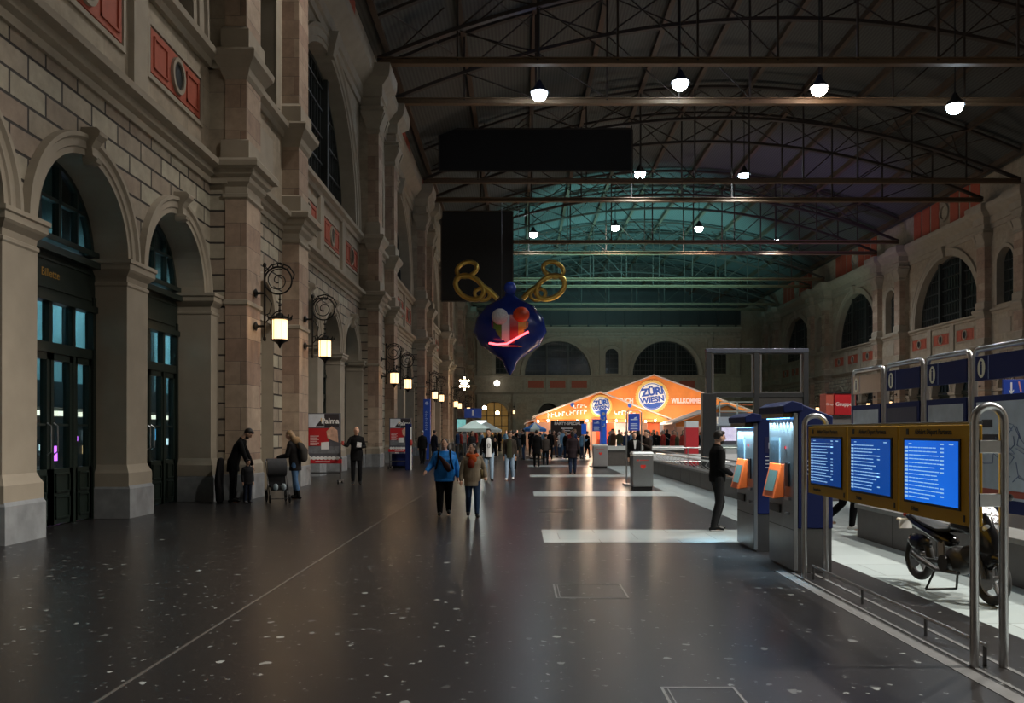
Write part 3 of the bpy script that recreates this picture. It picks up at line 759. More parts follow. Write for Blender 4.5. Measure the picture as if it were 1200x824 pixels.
# --- hanging sculpture: a plain generic stand-in (blue drop with coloured stripes and plain gilded rings)
SX, SY, SZ = -.75, 60, 6.9
sc = thing('hanging_sculpture', 'large blue rounded hanging sculpture with coloured stripes and gilded loops, suspended in the hall', 'sculpture', (SX, SY, SZ))
DBL = mat('ultramarine_gloss', (.008, .022, .16), .22)
MB().lathe([(.02, -3.1), (.25, -2.7), (.45, -2.1), (.9, -1.7), (1.75, -1.0), (2.2, 0), (2.0, 1.0), (1.4, 1.9), (.6, 2.35), (.32, 2.6), (.3, 2.75)], (0, 0, 1.9), 32).xf(lambda p: V((p.x*1.2, p.y*.55, p.z))).build('body', DBL, sc, smooth=True)
MB().ell((0, 0, 5.05), (.45, .4, .48), 20, 12).build('finial', mat('bright_blue_gloss', (.02, .06, .42), .25), sc, smooth=True)
cols = [('magenta', (.25, .02, .12)), ('green', (.10, .22, .03)), ('white', (.6, .6, .58)), ('red', (.38, .02, .015)), ('yellow', (.55, .28, .02)), ('orange', (.45, .14, .02))]
for i, (n_, c_) in enumerate(cols):
    b = MB(); rows = []
    xa, xb = -1.74+i*.58, -1.74+(i+1)*.58-.02
    for zz in range(9):
        z = .75+zz*.28
        def yy(x, z=z):
            zr = z-1.9; R = 2.2*math.sqrt(max(.05, 1-(zr/2.35)**2)) if zr > 0 else max(.7, 2.2-abs(zr)*.55)
            return -.55*math.sqrt(max(.01, R*R-x*x))-.05
        rows.append([(xa, yy(xa)+.35, z), (xa, yy(xa), z), ((xa+xb)/2, yy((xa+xb)/2), z), (xb, yy(xb), z), (xb, yy(xb)+.35, z)])
    b.ringloft(rows, True, True); b.build('stripe', mat(n_+'_gloss', c_, .3), sc, label=n_+' stripe')
MB().ell((-.7, -1.15, 2.85), (.58, .35, .58), 20, 12).build('disc', mat('speckled_white', (.55, .53, .5), .4, noise=.5, nscale=9), sc, smooth=True, label='white rounded disc')
MB().ell((.8, -1.1, 3.0), (.58, .35, .55), 20, 12).build('disc', mat('vermilion', (.62, .06, .01), .35), sc, smooth=True, label='red rounded disc')
MB().chain([(-1.45, -1.45, .95), (-.9, -1.6, .85), (-.2, -1.7, .88), (.4, -1.6, 1.25), (1.3, -1.45, 1.75)], .07, 8).build('neon_tube', mat('red_neon', (1, .2, .2), .5, emit=(1, .08, .10), es=5), sc, smooth=True)
GLD = mat('gilded_metal', (.62, .40, .09), .28, .85)
for s in (-1, 1):
    b = MB()
    def oval(cx, cz, rx, rz_, t_, tilt=.0):
        ct, st_ = math.cos(tilt), math.sin(tilt)
        b.tube([(s*(cx+rx*math.cos(a)*ct-rz_*math.sin(a)*st_), 0, cz+rx*math.cos(a)*st_+rz_*math.sin(a)*ct) for a in [2*PI*i/28 for i in range(28)]], t_, 10, True)
    b.tube([(s*.9, 0, 4.3), (s*1.5, 0, 4.9), (s*2.0, 0, 5.2)], .2, 10)
    oval(2.9, 5.1, 1.1, .75, .19, .55); oval(3.1, 6.4, .75, .5, .16, -.35); oval(2.0, 4.6, .55, .4, .14, .3)
    b.build('gilded_loops', GLD, sc, smooth=True)
b = MB()
for x in (-.6, .6): b.tube([(x, 0, 4.0), (x, 0, 11.2)], .02, 5)
b.build('suspension_wire', STEELD, sc)

# --- round clock / globe on the end wall
ck = thing('globe_lamp', 'round white glowing globe on the end wall above the portal', 'lamp', (-3.8, 135.1, 9.45))
MB().ell((0, -.5, 0), (.5, .3, .5), 24, 12).build('lamp_glass', mat('lit_opal_glass', (1, 1, 1), .5, emit=(1, .95, .85), es=3.2), ck, smooth=True)
MB().tube([(0, .8, 0), (0, -.2, 0)], .08).build('wall_arm', IRON, ck)

# ---------------------------------------------------------------- right foreground
# departure display: three yellow monitors between two tube hoops
dp = thing('departure_display', 'yellow framed departure display with three blue monitors between steel hoops', 'departure board', (3.18, 7.6, 0))
def loop_pts(x0, x1, y, h, r, n=10):
    pts = [(x0, y, 0), (x0, y, h-r)]
    for i in range(1, n): a = PI-PI*i/n; pts.append(((x0+x1)/2+(x1-x0)/2*math.cos(a), y, h-r+r*math.sin(a)))
    return pts+[(x1, y, h-r), (x1, y, 0)]
for y, x1 in ((5.86, .205), (9.37, .24)):
    MB().chain(loop_pts(0, x1, y-7.6, 1.83, .105), .03, 14).build('hoop', STEEL, dp, smooth=True)
    if y < 6:
        for z in (1.17, 1.545): MB().box(.03, x1-.03, y-7.6-.02, y-7.6+.02, z-.045, z+.045).build('cross_plate', STEEL, dp, bevel=.004)
SCRN = None
def screen_mat():
    m, nt, b = nodes('blue_monitor_screen'); N = nt.nodes.new; L = nt.links.new
    b.inputs['Base Color'].default_value = (.01, .03, .1, 1); b.inputs['Roughness'].default_value = .2
    tc = N('ShaderNodeTexCoord'); n = N('ShaderNodeTexNoise'); n.inputs['Scale'].default_value = 1.5; L(tc.outputs['Object'], n.inputs['Vector'])
    mx = N('ShaderNodeMix'); mx.data_type = 'RGBA'; mx.inputs['A'].default_value = (.003, .085, .50, 1); mx.inputs['B'].default_value = (.006, .16, .80, 1)
    L(n.outputs['Fac'], mx.inputs['Factor']); L(mx.outputs['Result'], b.inputs['Emission Color']); b.inputs['Emission Strength'].default_value = 1
    return m
TXT = mat('lit_display_text', (.7, .8, .9), .5, emit=(.30, .55, .85), es=.8)
YTX = mat('black_sign_print', (.02, .018, .01), .5)
PYS = ((5.93, 7.03), (7.05, 8.14), (8.16, 9.25))
for i, (y0, y1) in enumerate(PYS):
    c = (y0+y1)/2-7.6; w = (y1-y0)/2
    b = MB(); b.box(-.0, .10, c-w+.005, c+w-.005, .975, 1.70); pn = b.build('monitor_housing', YEL, dp, bevel=.006)
    b = MB(); b.box(-.008, .0, c-.445, c+.445, 1.075, 1.60); b.build('screen_bezel', YTX, pn)
    sm = screen_mat() if i == 0 else sm
    e = (.95, .42, .26)[i]
    if i: 
        sm = sm.copy(); sm.node_tree.nodes['Principled BSDF'].inputs['Emission Strength'].default_value = e
    MB().box(-.012, -.007, c-.42, c+.42, 1.095, 1.58).build('screen', sm, pn)
    b = MB(); rnd = random.Random(i+3)      # the rows of the timetable: too small to read in the photograph
    for r in range(15):
        z = 1.555-r*.0305; b.box(-.015, -.0115, c+.36, c+.41, z-.010, z+.006) if r else None
        x = c+.34; L_ = rnd.uniform(.34, .5) if r else .05
        while L_ > 0:
            s_ = rnd.uniform(.03, .09); b.box(-.015, -.0115, x-s_, x, z-.004, z+.003); x -= s_+.012; L_ -= s_+.012
        if rnd.random() > .3: b.box(-.015, -.0115, c-.22, c-.17, z-.006, z+.004)
        if r == 0: b.box(-.015, -.0115, c-.30, c-.36, z-.005, z+.004)
    tm_ = TXT if i == 0 else TXT
    b.build('timetable_text', tm_, pn)
    text('heading_text', 'Abfahrt Départ Partenza', .058, YTX, FACE_LEFT((-.003, c-.03, 1.648)), pn, .001, bold=.0008)
    b = MB(); b.box(-.004, 0, c+.37, c+.41, 1.625, 1.675); b.build('heading_icon', YTX, pn)
    text('footer_text', ('S-Bahn', 'S-Bahn', 'Fernverkehr')[i], .045, YTX, FACE_LEFT((-.003, c+.26, 1.028)), pn, .001, bold=.0008)
    b = MB(); b.box(-.004, 0, c-.50, c-.475, 1.0, 1.05); b.build('lock', YTX, pn)
MB().chain([(.05, 5.86-7.6, 1.715), (.05, 9.37-7.6, 1.715)], (.012), 8).build('top_rail', STEELD, dp)

# low kick rail
kr = thing('kick_rail', 'low thin steel rail on short posts at the foot of the departure display', 'rail', (3.27, 7.6, 0))
MB().chain([(0, -1.73, .15), (0, 1.76, .15)], (.014), 10).build('rail_bar', STEEL, kr, smooth=True)
for y in (5.89, 6.75, 8.0, 9.33): MB().chain([(0, y-7.6, 0), (0, y-7.6, .15)], .014, 8).build('post', STEELD, kr)

# ticket machines
MSTEEL = mat('machine_steel', (.26, .27, .28), .35, .75, noise=.12, nscale=5)
LEDB = mat('lit_blue_led', (.3, .6, 1), .5, emit=(.12, .42, 1), es=9)
def ticket_machine(x, y0, y1, H, lab):
    W = y1-y0; D = .46; t = thing('ticket_machine', lab, 'ticket machine', (x, y0, 0), 0, 'blue ticket machines')
    MB().box(0, .05, 0, W, .03, H-.13).build('front_plate', MSTEEL, t, bevel=.006)
    b = MB(); b.prism([(.05, 0, .52), (.05, 0, H-.02), (.02, 0, H), (D, 0, H-.17), (D, 0, .52)], (0, W, 0)); b.build('housing', NAVY, t, bevel=.012)
    MB().box(.03, D-.01, .01, W-.01, 0, .52).build('base', STEELD, t, bevel=.006)
    # cap with overhang and lamp box
    b = MB(); b.prism([(.1, -.02, H-.11), (-.12, -.02, H-.13), (-.13, -.02, H-.05), (-.02, -.02, H+.01), (.1, -.02, H-.02)], (0, W+.04, 0)); b.build('canopy', NAVY, t, bevel=.008)
    MB().box(-.11, .0, .04, W-.04, H-.185, H-.13).build('lamp_box', mat('bronze_trim', (.16, .11, .05), .4, .7), t, bevel=.006)
    for j in range(7):
        yy = .08+(W-.16)*j/6; MB().lathe([(.001, H-.195), (.018, H-.195), (.018, H-.186)], (-.035, yy, 0), 8).build('led', LEDB, t)
        light('led_light', 'SPOT', (-.035+x, y0+yy, H-.2), 42, (.45, .78, 1), .01, (0, math.radians(-6), 0), 1.5, .7)
    # instruction plate, slot, tray
    b = MB(); b.box(-.012, 0, W*.52, W*.93, 1.18, 1.58); b.build('instruction_plate', mat('printed_plate', (.20, .25, .28), .3, noise=.4, nscale=30), t)
    b = MB(); b.box(-.014, -.01, W*.55, W*.9, 1.22, 1.54); b.build('plate_print', mat('printed_map', (.10, .14, .17), .4, noise=.8, nscale=25), t)
    MB().box(-.02, 0, W*.14, W*.28, 1.0, 1.28).build('card_slot', BLACK, t, bevel=.004)
    MB().cbox((-.008, W*.3, 1.46), (.01, .04, .03)).build('red_mark', mat('red_print', (.5, .02, .02), .5), t, label='small red sticker')
    MB().box(-.025, 0, W*.1, W*.28, .84, .88).build('coin_slot', STEEL, t, bevel=.004)
    MB().cbox((-.015, W*.2, .68), (.03, .1, .025)).build('lock', STEEL, t)
    MB().box(-.02, 0, W*.5, W*.92, .66, .76).build('ticket_tray', mat('dark_recess', (.03, .03, .03), .5), t, bevel=.004)
    MB().box(-.003, 0, .01, W-.01, .50, .51).build('seam', BLACK, t)
    # tilted orange touchscreen
    b = MB(); b.prism([(0, W*.36, .86), (-.13, W*.36, .84), (-.03, W*.36, 1.26), (0, W*.36, 1.26)], (0, W*.5, 0)); o_ = b.build('touchscreen_hood', ORA, t, bevel=.008)
    b = MB(); a0, a1 = V((-.1135, 0, .925)), V((-.052, 0, 1.175)); n_ = V((-.97, 0, .23))*.006
    b.ringloft([[tuple(p+V((0, y_, 0))+q) for p, q in ((a0, n_*0), (a1, n_*0), (a1, n_), (a0, n_))] for y_ in (W*.44, W*.78)]); b.build('touchscreen', mat('dim_touchscreen', (.05, .09, .08), .4, emit=(.30, .5, .45), es=.10, noise=.6, nscale=12), o_)
    # pictograms on the side panel
    b = MB()
    for xx, zz, ww, hh in ((.2, 1.42, .06, .08), (.27, 1.47, .06, .07), (.26, 1.39, .05, .05)): b.box(xx, xx+ww, -.003, 0, zz, zz+hh)
    for j in range(4): b.box(.13+.03, .34, -.003, 0, 1.30-j*.05, 1.30-j*.05+.015)
    b.build('pictograms', mat('pale_print', (.45, .47, .55), .5), t)
    b = MB(); b.box(.15, .36, -.002, 0, 1.36, 1.58); b.build('pictogram_field', mat('dark_navy_print', (.01, .012, .06), .5), t)
    return t
ticket_machine(3.18, 9.74, 10.7, 2.0, 'nearer blue and steel ticket machine with orange touchscreen, right behind the yellow display')
ticket_machine(3.2, 11.47, 12.35, 1.9, 'farther blue and steel ticket machine with orange touchscreen, beside the man in black')

# information boards
CREAM = mat('cream_enamel', (.62, .60, .48), .5)
def info_board(y0, y1, lab, head, poster):
    t = thing('information_board', lab, 'information board', (7.4, (y0+y1)/2, 0), 0, 'information boards in a row'); w = (y1-y0)/2
    pts = [(0, -w, 0), (0, -w, 2.84)]+[(0, -w+.14-.14*math.cos(a), 2.84+.14*math.sin(a)) for a in (.4, .8, 1.2)]+[(0, -w+.14, 2.98), (0, w-.14, 2.98)]+[(0, w-.14+.14*math.sin(a), 2.84+.14*math.cos(a)) for a in (.4, .8, 1.2)]+[(0, w, 2.84), (0, w, 0)]
    MB().chain(pts, .045, 12, up=(1, 0, 0)).build('hoop', STEEL, t, smooth=True)
    hd = MB().box(-.04, .04, -w+.06, w-.06, 2.47, 2.86).build('header', head, t, bevel=.005)
    b = MB(); b.prism([(-.043, w-.27+.105*math.cos(a), 2.665+.155*math.sin(a)) for a in [2*PI*i/28 for i in range(28)]], (-.004, 0, 0)); b.build('pictogram_disc', CREAM, hd)
    text('pictogram_letter', 'i', .30, NAVY, FACE_LEFT((-.048, w-.27, 2.665)), hd, .001, bold=.012)
    b = MB()
    for a_, c_ in ((w-.47, w-.46), (w-.09, w-.08)): b.box(-.043, -.04, a_, c_, 2.48, 2.85)
    b.build('pictogram_border', mat('pale_blue_line', (.25, .3, .45), .5), hd)
    pf = MB().box(-.05, .05, -w+.06, w-.06, .42, 2.22).build('poster_case', NAVY, t, bevel=.006)
    MB().box(-.055, -.049, -w+.14, w-.14, .62, 2.12).build('poster', poster, pf)
    return t, pf, w
POST = mat('pale_map_poster', (.30, .34, .38), .35, noise=.5, nscale=3)
POSB = mat('dark_blue_poster', (.012, .018, .05), .4)
HGLARE = mat('glare_toned_header', (.42, .31, .24), .3, .85)  # brownish glare on the header put into its colour
info_board(17.04, 18.6, 'farthest information board, its header painted with a bright brownish glare instead of blue', HGLARE, POST)
info_board(15.36, 16.88, 'second information board from the back, blue i header over a dark blue panel', NAVY, POSB)
info_board(13.74, 15.21, 'third information board from the back, blue i header over a pale poster', NAVY, POST)
t, pf, w = info_board(11.9, 13.62, 'nearest information board at the picture edge, with a large route map', NAVY, mat('network_map', (.35, .42, .50), .35, noise=.5, nscale=2.2))
b = MB(); rnd = random.Random(4)
for i in range(9):
    y = rnd.uniform(-.7, .7); z = rnd.uniform(1.1, 2.0); pts = [(-.057, y, z)]
    for j in range(4): y = max(-.7, min(.7, y+rnd.uniform(-.3, .3))); z = max(.9, min(2.08, z+rnd.uniform(-.3, .2))); pts.append((-.057, y, z))
    b.chain(pts, .008, 4)
b.build('route_lines', mat('route_line_ink', (.10, .14, .25), .5), pf)
MB().box(-.058, -.054, -.68, .68, .66, .76).build('poster_strip', mat('brick_red_print', (.28, .05, .03), .5), pf)
b = MB()
for z, a_, c_ in ((1.78, .25, .55), (1.55, .1, .6)): b.box(-.060, -.056, a_, c_, z-.06, z+.06)
b.build('map_legend', mat('black_legend', (.02, .02, .03), .5), pf)
# added spots without fixtures, giving the headers and the paving their sheen
light('board_fill', 'SPOT', (5.0, 20.0, 9.5), 700, (.85, .95, 1), 1.0, (0, 0, 0), 1.5, 1.0)
light('board_fill', 'SPOT', (5.6, 8.0, 9.5), 230, (.68, .92, 1), .6, (0, 0, 0), 1.0, 1.0)

# direction sign with a down arrow
ds = thing('arrow_sign', 'small blue direction sign with white down arrow, above the nearest information board', 'sign', (11.8, 20, 0))
MB().box(-.27, .25, -.03, .03, 2.5, 2.9).build('sign_panel', BLUE, ds, bevel=.005)
b = MB(); b.box(-.1, -.06, -.035, -.03, 2.58, 2.83); b.prism([(-.08, -.035, 2.54), (-.02, -.035, 2.62), (-.02, -.035, 2.66), (-.08, -.035, 2.59), (-.14, -.035, 2.66), (-.14, -.035, 2.62)], (0, .004, 0)); b.build('arrow', WHITE, ds)
b = MB(); b.prism([(.08, -.035, 2.85), (.12, -.035, 2.85), (.17, -.035, 2.6), (.13, -.035, 2.6)], (0, .004, 0)); b.build('pictogram', mat('pink_print', (.7, .3, .35), .5), ds)
MB().tube([(0, .05, 0), (0, .05, 2.9)], .035).build('post', STEELD, ds)

# red Gruppen sign on a grey stand
gs = thing('group_sign', 'red group travel sign reading Gruppen, standing on a grey post panel', 'sign', (7.45, 20, 0))
MB().box(-.02, .49, -.2, .2, 2.05, 2.55).build('sign_box', mat('sign_red', (.50, .012, .02), .45), gs, bevel=.006)
MB().box(-.22, -.04, -.2, .2, 2.05, 2.55).build('sign_box', mat('sign_red_pale', (.48, .09, .06), .5), gs, bevel=.006, label='paler red side box')  # side box in a paler red than the main box
text('sign_lettering', 'Gruppen', .125, WHITE, FACE_CAM((.235, -.202, 2.3)), gs, .001, bold=.002)
text('sign_lettering', 'Grup', .08, WHITE, FACE_CAM((-.13, -.202, 2.3)), gs, .001)
MB().box(-.22, .49, -.12, .12, 0, 2.03).build('stand', mat('grey_stand_panel', (.16, .15, .15), .6), gs, bevel=.006)
b = MB(); b.box(-.02, .49, -.22, -.16, 2.55, 2.6); b.box(-.22, -.04, -.22, -.16, 2.55, 2.6); b.build('clip_bar', BLACK, gs)
light('sign_lamp', 'POINT', (7.6, 19.3, 3.1), 6, (1, .9, .8), .1)

# --- stone parapets
PAR = mat('dark_granite_parapet', (.075, .065, .06), .45, noise=.35, nscale=6)
def parapet(y0, y1, depth, lab):
    t = thing('stone_parapet', lab, 'parapet', (5.27, (y0+y1)/2, 0), 0, 'granite parapets'); w = (y1-y0)/2
    b = MB(); n = int((y1-y0)/1.5)+1
    for i in range(n):
        a, c = -w+2*w*i/n, -w+2*w*(i+1)/n; b.box(0, depth, a+.006, c-.006, 0, .46)
    b.build('wall_block', PAR, t, bevel=.008)
    MB().box(-.03, depth+.03, -w-.03, w+.03, .46, .52).build('coping', mat('granite_coping', (.16, .16, .155), .35, noise=.3), t, bevel=.008)
    return t, w
parapet(5.6, 13.1, .5, 'low dark stone wall behind the motorcycle')
pt, w = parapet(18.6, 33.5, .3, 'long dark stone parapet with a steel leaning rail, behind the litter bins')
nb = 22
for i in range(nb):
    y = -w+.4+(2*w-.8)*i/(nb-1)
    MB().chain([(.3, y, .52), (.12, y, .66), (.2, y, .78)], .018, 6).build('rail_bracket', STEEL, pt)
MB().box(.08, .34, -w, w, .78, .80).build('glass_shelf', mat('frosted_shelf', (.5, .55, .55), .25, .3), pt)
MB().chain([(.2, -w, .9), (.2, w, .9)], (.02), 8).build('hand_rail', STEEL, pt, smooth=True)
# rail across the end of the stairwell
er = thing('stairwell_rail', 'white and steel guard rail across the stairwell in front of the crowd', 'railing', (5.27, 33.8, 0))
for z in (.45, 1.0): MB().chain([(0, 0, z), (9, 0, z)], (.03), 8).build('rail_bar', STEEL, er)
for i in range(7): MB().tube([(i*1.5, 0, 0), (i*1.5, 0, 1.0)], .03).build('post', STEEL, er)
MB().box(0, 9, -.02, .02, .5, .75).build('rail_panel', mat('white_rail_panel', (.55, .57, .6), .4), er)
rw = thing('planter_wall', 'low curved grey wall with a pale top between the two litter bins', 'wall', (3.9, 40.5, 0))
MB().box(-.3, 5, 0, .5, 0, .75).build('wall_block', PAR, rw); MB().box(-.35, 5.05, -.1, .6, .75, .95).build('coping', mat('pale_coping', (.5, .52, .52), .4), rw)

# --- dark steel and glass frame of the lift/stair house
gf = thing('glass_enclosure', 'tall dark steel frame with glass panes behind the ticket machines', 'glass enclosure', (5.8, 26.2, 0))
for x0, x1 in ((0, .16), (1.5, 1.66), (3.04, 3.2)): MB().box(x0, x1, -.09, .09, 0, 4.15).build('post', FRAME, gf, bevel=.006)
MB().box(-.12, .3, -.15, .15, 0, 2.85).build('post_casing', FRAME, gf, bevel=.01)
MB().box(0, 3.2, -.09, .09, 4.12, 4.25).build('top_beam', mat('blue_grey_beam', (.22, .25, .34), .25, .9), gf, bevel=.006)
MB().box(.16, 3.04, -.07, .07, 2.73, 2.86).build('transom', FRAME, gf)
for x0, x1 in ((.2, 1.48), (1.7, 3.0)):
    b = MB(); b.box(x0, x1, -.02, .02, 2.86, 2.9); b.box(x0, x1, -.02, .02, 4.08, 4.12); b.box(x0, x0+.05, -.02, .02, 2.9, 4.08); b.box(x1-.05, x1, -.02, .02, 2.9, 4.08); b.build('pane_frame', STEELD, gf)
    MB().box(x0, x1, -.006, .006, 2.88, 4.1).build('pane', CLEAR, gf)
MB().box(1.66, 3.04, -.03, .03, .1, 2.73).build('solid_panel', mat('dark_infill_panel', (.035, .033, .032), .35), gf)
MB().box(.16, 1.5, -.006, .006, 1.1, 2.73).build('pane', CLEAR, gf)
# white-framed booth beyond
bo = thing('ticket_booth', 'white framed booth with lit counter seen through the glass enclosure', 'booth', (9.5, 40, 0))
WFRM = mat('white_frame', (.45, .46, .48), .5)
b = MB()
for x in (0, .85, 1.62): b.box(x, x+.06, 0, .06, 0, 3.1)
for z in (2.6, 3.05, 1.95): b.box(0, 1.68, 0, .06, z, z+.05)
b.build('booth_frame', WFRM, bo)
b = MB(); b.box(-.1, 1.8, -.15, .1, 1.95, 2.35); b.build('booth_fascia', mat('lilac_fascia', (.35, .36, .45), .4, emit=(.5, .5, .7), es=.12), bo)
MB().box(0, 1.7, 1.2, 1.3, 0, 2.6).build('booth_back', mat('grey_booth', (.12, .12, .14), .6), bo)
MB().box(.4, 1.5, 1.1, 1.19, 1.2, 1.85).build('lit_counter', mat('lit_counter_panel', (.7, .6, .8), .5, emit=(.8, .6, .9), es=.9, noise=.7, nscale=3), bo)
MB().box(0, 1.7, 0, 1.2, 0, 1.0).build('counter', mat('pale_counter', (.4, .43, .46), .5), bo)

# --- litter bins
def bin_(x, y, w, lab):
    t = thing('recycling_bin', lab, 'litter bin', (x, y, 0), 0, 'steel recycling bins')
    MB().box(-w/2, w/2, 0, .6, .09, 1.0).build('bin_body', STEEL if w < .6 else mat('bin_steel', (.40, .39, .40), .4, .8), t, bevel=.02)
    MB().box(-w/2+.03, w/2-.03, .03, .57, 0, .09).build('plinth', BLACK, t)
    b = MB(); b.stack(-w/2, w/2, 0, .6, [(.01, 1.0), (.01, 1.03), (-.02, 1.08), (-.06, 1.08)]); b.build('lid', mat('pale_lid', (.55, .57, .57), .35, .4), t, bevel=.005)
    b = MB(); hp = []
    for i in range(32):
        a = 2*PI*i/32; hp.append((.0062*16*math.sin(a)**3*.8, -.004, .66+.0055*(13*math.cos(a)-5*math.cos(2*a)-2*math.cos(3*a)-math.cos(4*a))*.9))
    b.prism(hp, (0, .006, 0)); b.build('heart_sticker', mat('heart_red', (.62, .03, .02), .5), t)
    b = MB(); b.cbox((-.15, -.003, .845), (.06, .006, .04)); b.cbox((.03, -.003, .845), (.24, .006, .022)); b.build('bin_label', mat('label_red', (.5, .05, .04), .5), t)
    for k_ in (-.15, .15): MB().lathe([(.001, 1.078), (.07, 1.078), (.09, 1.09), (.07, 1.095)], (k_, .3, 0), 14).build('opening_rim', BLACK, t)
    return t
bin_(3.46, 23.6, .58, 'nearer steel recycling bin with red heart, in front of the blue framed sign')
bin_(3.6, 37.6, .66, 'farther steel recycling bin with small red heart, left of the framed sign')
def framed_sign(x, y, w, h, z0, z1, lab, base=True):
    t = thing('framed_sign', lab, 'sign', (x, y, 0), 0, 'blue framed signs')
    pts = [(-w/2, 0, 0), (-w/2, 0, h-.08), (-w/2+.08, 0, h), (w/2-.08, 0, h), (w/2, 0, h-.08), (w/2, 0, 0)]
    MB().chain(pts, .022, 10, up=(0, 1, 0)).build('hoop', STEEL, t, smooth=True)
    sp = MB().box(-w/2+.05, w/2-.05, -.02, .02, z0, z1).build('sign_panel', BLUE, t, bevel=.004)
    b = MB(); ww = w/2-.12
    b.box(-ww, ww, -.024, -.02, z1-.2, z1-.17); b.prism([(-ww*.1, -.024, z1-.16), (ww*.6, -.024, z1-.16), (ww*.8, -.024, z1-.10), (ww*.2, -.024, z1-.12)], (0, .004, 0))
    for j in range(4): b.box(-ww, ww*(1-.15*(j % 2)), -.024, -.02, z0+.05+j*.05, z0+.075+j*.05)
    b.build('sign_print', mat('pale_blue_print', (.45, .55, .75), .5), sp)
    if base: MB().box(-w/2-.1, w/2+.1, -.25, .25, 0, .06).build('base_plate', STEEL, t, bevel=.01)
    return t
framed_sign(3.5, 25.8, .46, 2.32, 1.68, 2.21, 'blue notice sign in a steel hoop behind the nearer bin')
framed_sign(3.6, 39.6, .5, 2.3, 1.67, 2.24, 'small blue notice sign behind the farther bin, left of the pictogram pylon')
py = thing('pictogram_pylon', 'slim blue pylon with white pictograms behind the farther bin', 'sign', (4.45, 45, 0))
MB().box(-.17, .17, -.1, .1, 0, 2.83).build('pylon_body', mat('glowing_blue_enamel', (.02, .13, .62), .4, emit=(.02, .12, .7), es=.25), py, bevel=.01)  # a faint blue glow is put into the enamel
b = MB(); b.prism([(.09*math.cos(a), -.104, 2.6+.09*math.sin(a)) for a in [2*PI*i/16 for i in range(16)]], (0, .004, 0))
for z in (2.25, 1.9): b.box(-.1, .08, -.104, -.1, z, z+.05); b.box(.03, .08, -.104, -.1, z, z+.18); b.box(-.1, -.05, -.104, -.1, z-.05, z+.05)
b.build('pictograms', WHITE, py)

# red and white pillar among the crowd
rp = thing('red_pillar', 'square pillar with red panel and white top in front of the crowd', 'pillar', (7.35, 36.0, 0))
MB().box(-.27, .27, -.2, .2, .2, 1.83).build('red_panel', mat('deep_red_panel', (.38, .01, .02), .5), rp); MB().box(-.27, .27, -.2, .2, 1.83, 2.1).build('white_top', mat('white_panel', (.5, .55, .6), .5), rp); MB().box(-.2, .2, -.15, .15, 0, .2).build('base', BLACK, rp)

# ---------------------------------------------------------------- motorcycle (front towards the camera)
mc = thing('motorcycle', 'black motorcycle parked on its stand beside the low stone wall', 'motorcycle', (4.42, 8.50, 0), math.radians(6)); mc.scale = (.85, .85, .85)
BP = mat('black_gloss_paint', (.006, .006, .007), .18); TYRE = mat('tyre_rubber', (.014, .014, .014), .7); ALU = mat('cast_alloy', (.42, .42, .43), .35, .9)
def wheel(y, z, r, nm):
    b = MB(); b.tube([(0, y+(r-.045)*math.cos(a), z+(r-.045)*math.sin(a)) for a in [2*PI*i/32 for i in range(32)]], .05, 10, True); w_ = b.build(nm, TYRE, mc, smooth=True)
    b = MB(); b.tube([(0, y+(r-.09)*math.cos(a), z+(r-.09)*math.sin(a)) for a in [2*PI*i/32 for i in range(32)]], .018, 8, True)
    for i in range(5):
        a = 2*PI*i/5+.3; b.chain([(0, y, z), (0, y+(r-.1)*math.cos(a), z+(r-.1)*math.sin(a))], [(.03, .035), (.02, .022)], 6)
    b.lathe([(.001, -.05), (.04, -.05), (.04, .05), (.001, .05)], (0, y, z), 12, 'x'); b.build('rim', ALU, w_, smooth=True)
    b = MB(); b.lathe([(.06, -.07), (.12, -.07), (.12, -.062), (.06, -.062)], (0, y, z), 18, 'x'); b.build('brake_disc', STEEL, w_)
wheel(.74, .33, .285, 'rear_wheel'); wheel(-.66, .29, .285, 'front_wheel')
MB().chain([(0, .86, .86), (0, .55, .80), (0, .2, .75), (0, -.02, .78)], [(.03, .06), (.05, .11), (.045, .13), (.03, .1)], 14, rnd=True).build('seat', mat('black_seat_leather', (.02, .022, .024), .38), mc, smooth=True)
MB().chain([(0, .02, .78), (0, -.15, .86), (0, -.35, .86), (0, -.45, .78)], [(.05, .09), (.12, .15), (.12, .15), (.07, .09)], 16, rnd=True).build('fuel_tank', BP, mc, smooth=True)
MB().chain([(0, .98, .84), (0, .75, .76), (0, .4, .68), (0, .1, .62)], [(.03, .05), (.06, .09), (.07, .11), (.08, .12)], 12, rnd=True).build('tail_fairing', BP, mc, smooth=True)
b = MB(); b.ell((0, -.1, .42), (.16, .22, .17), 16, 10); b.chain([(0, -.25, .5), (0, -.42, .58)], [(.12, .1), (.08, .08)], 10); b.lathe([(.001, -.2), (.1, -.2), (.1, .2), (.001, .2)], (0, -.05, .38), 14, 'x'); b.build('engine', mat('engine_cast', (.05, .05, .05), .45, .7), mc, smooth=True)
MB().chain([(0, -.5, .95), (0, -.58, .72), (0, -.62, .5), (0, -.5, .38)], [(.07, .12), (.13, .17), (.1, .15), (.05, .1)], 14, rnd=True).build('front_fairing', BP, mc, smooth=True)
b = MB()
for s in (-1, 1): b.chain([(s*.1, -.45, .95), (s*.1, -.66, .29)], .026, 8)
b.build('fork', STEELD, mc, smooth=True)
b = MB()
for s in (-1, 1): b.chain([(s*.04, .1, .36), (s*.1, .74, .33)], [(.03, .02), (.025, .015)], 8)
b.build('swing_arm', STEELD, mc, smooth=True)
b = MB(); b.tube([(-.34, -.34, 1.0), (-.2, -.42, 1.02), (0, -.45, .98), (.2, -.42, 1.02), (.34, -.34, 1.0)], .014); b.build('handlebar', IRON, mc, smooth=True)
b = MB()
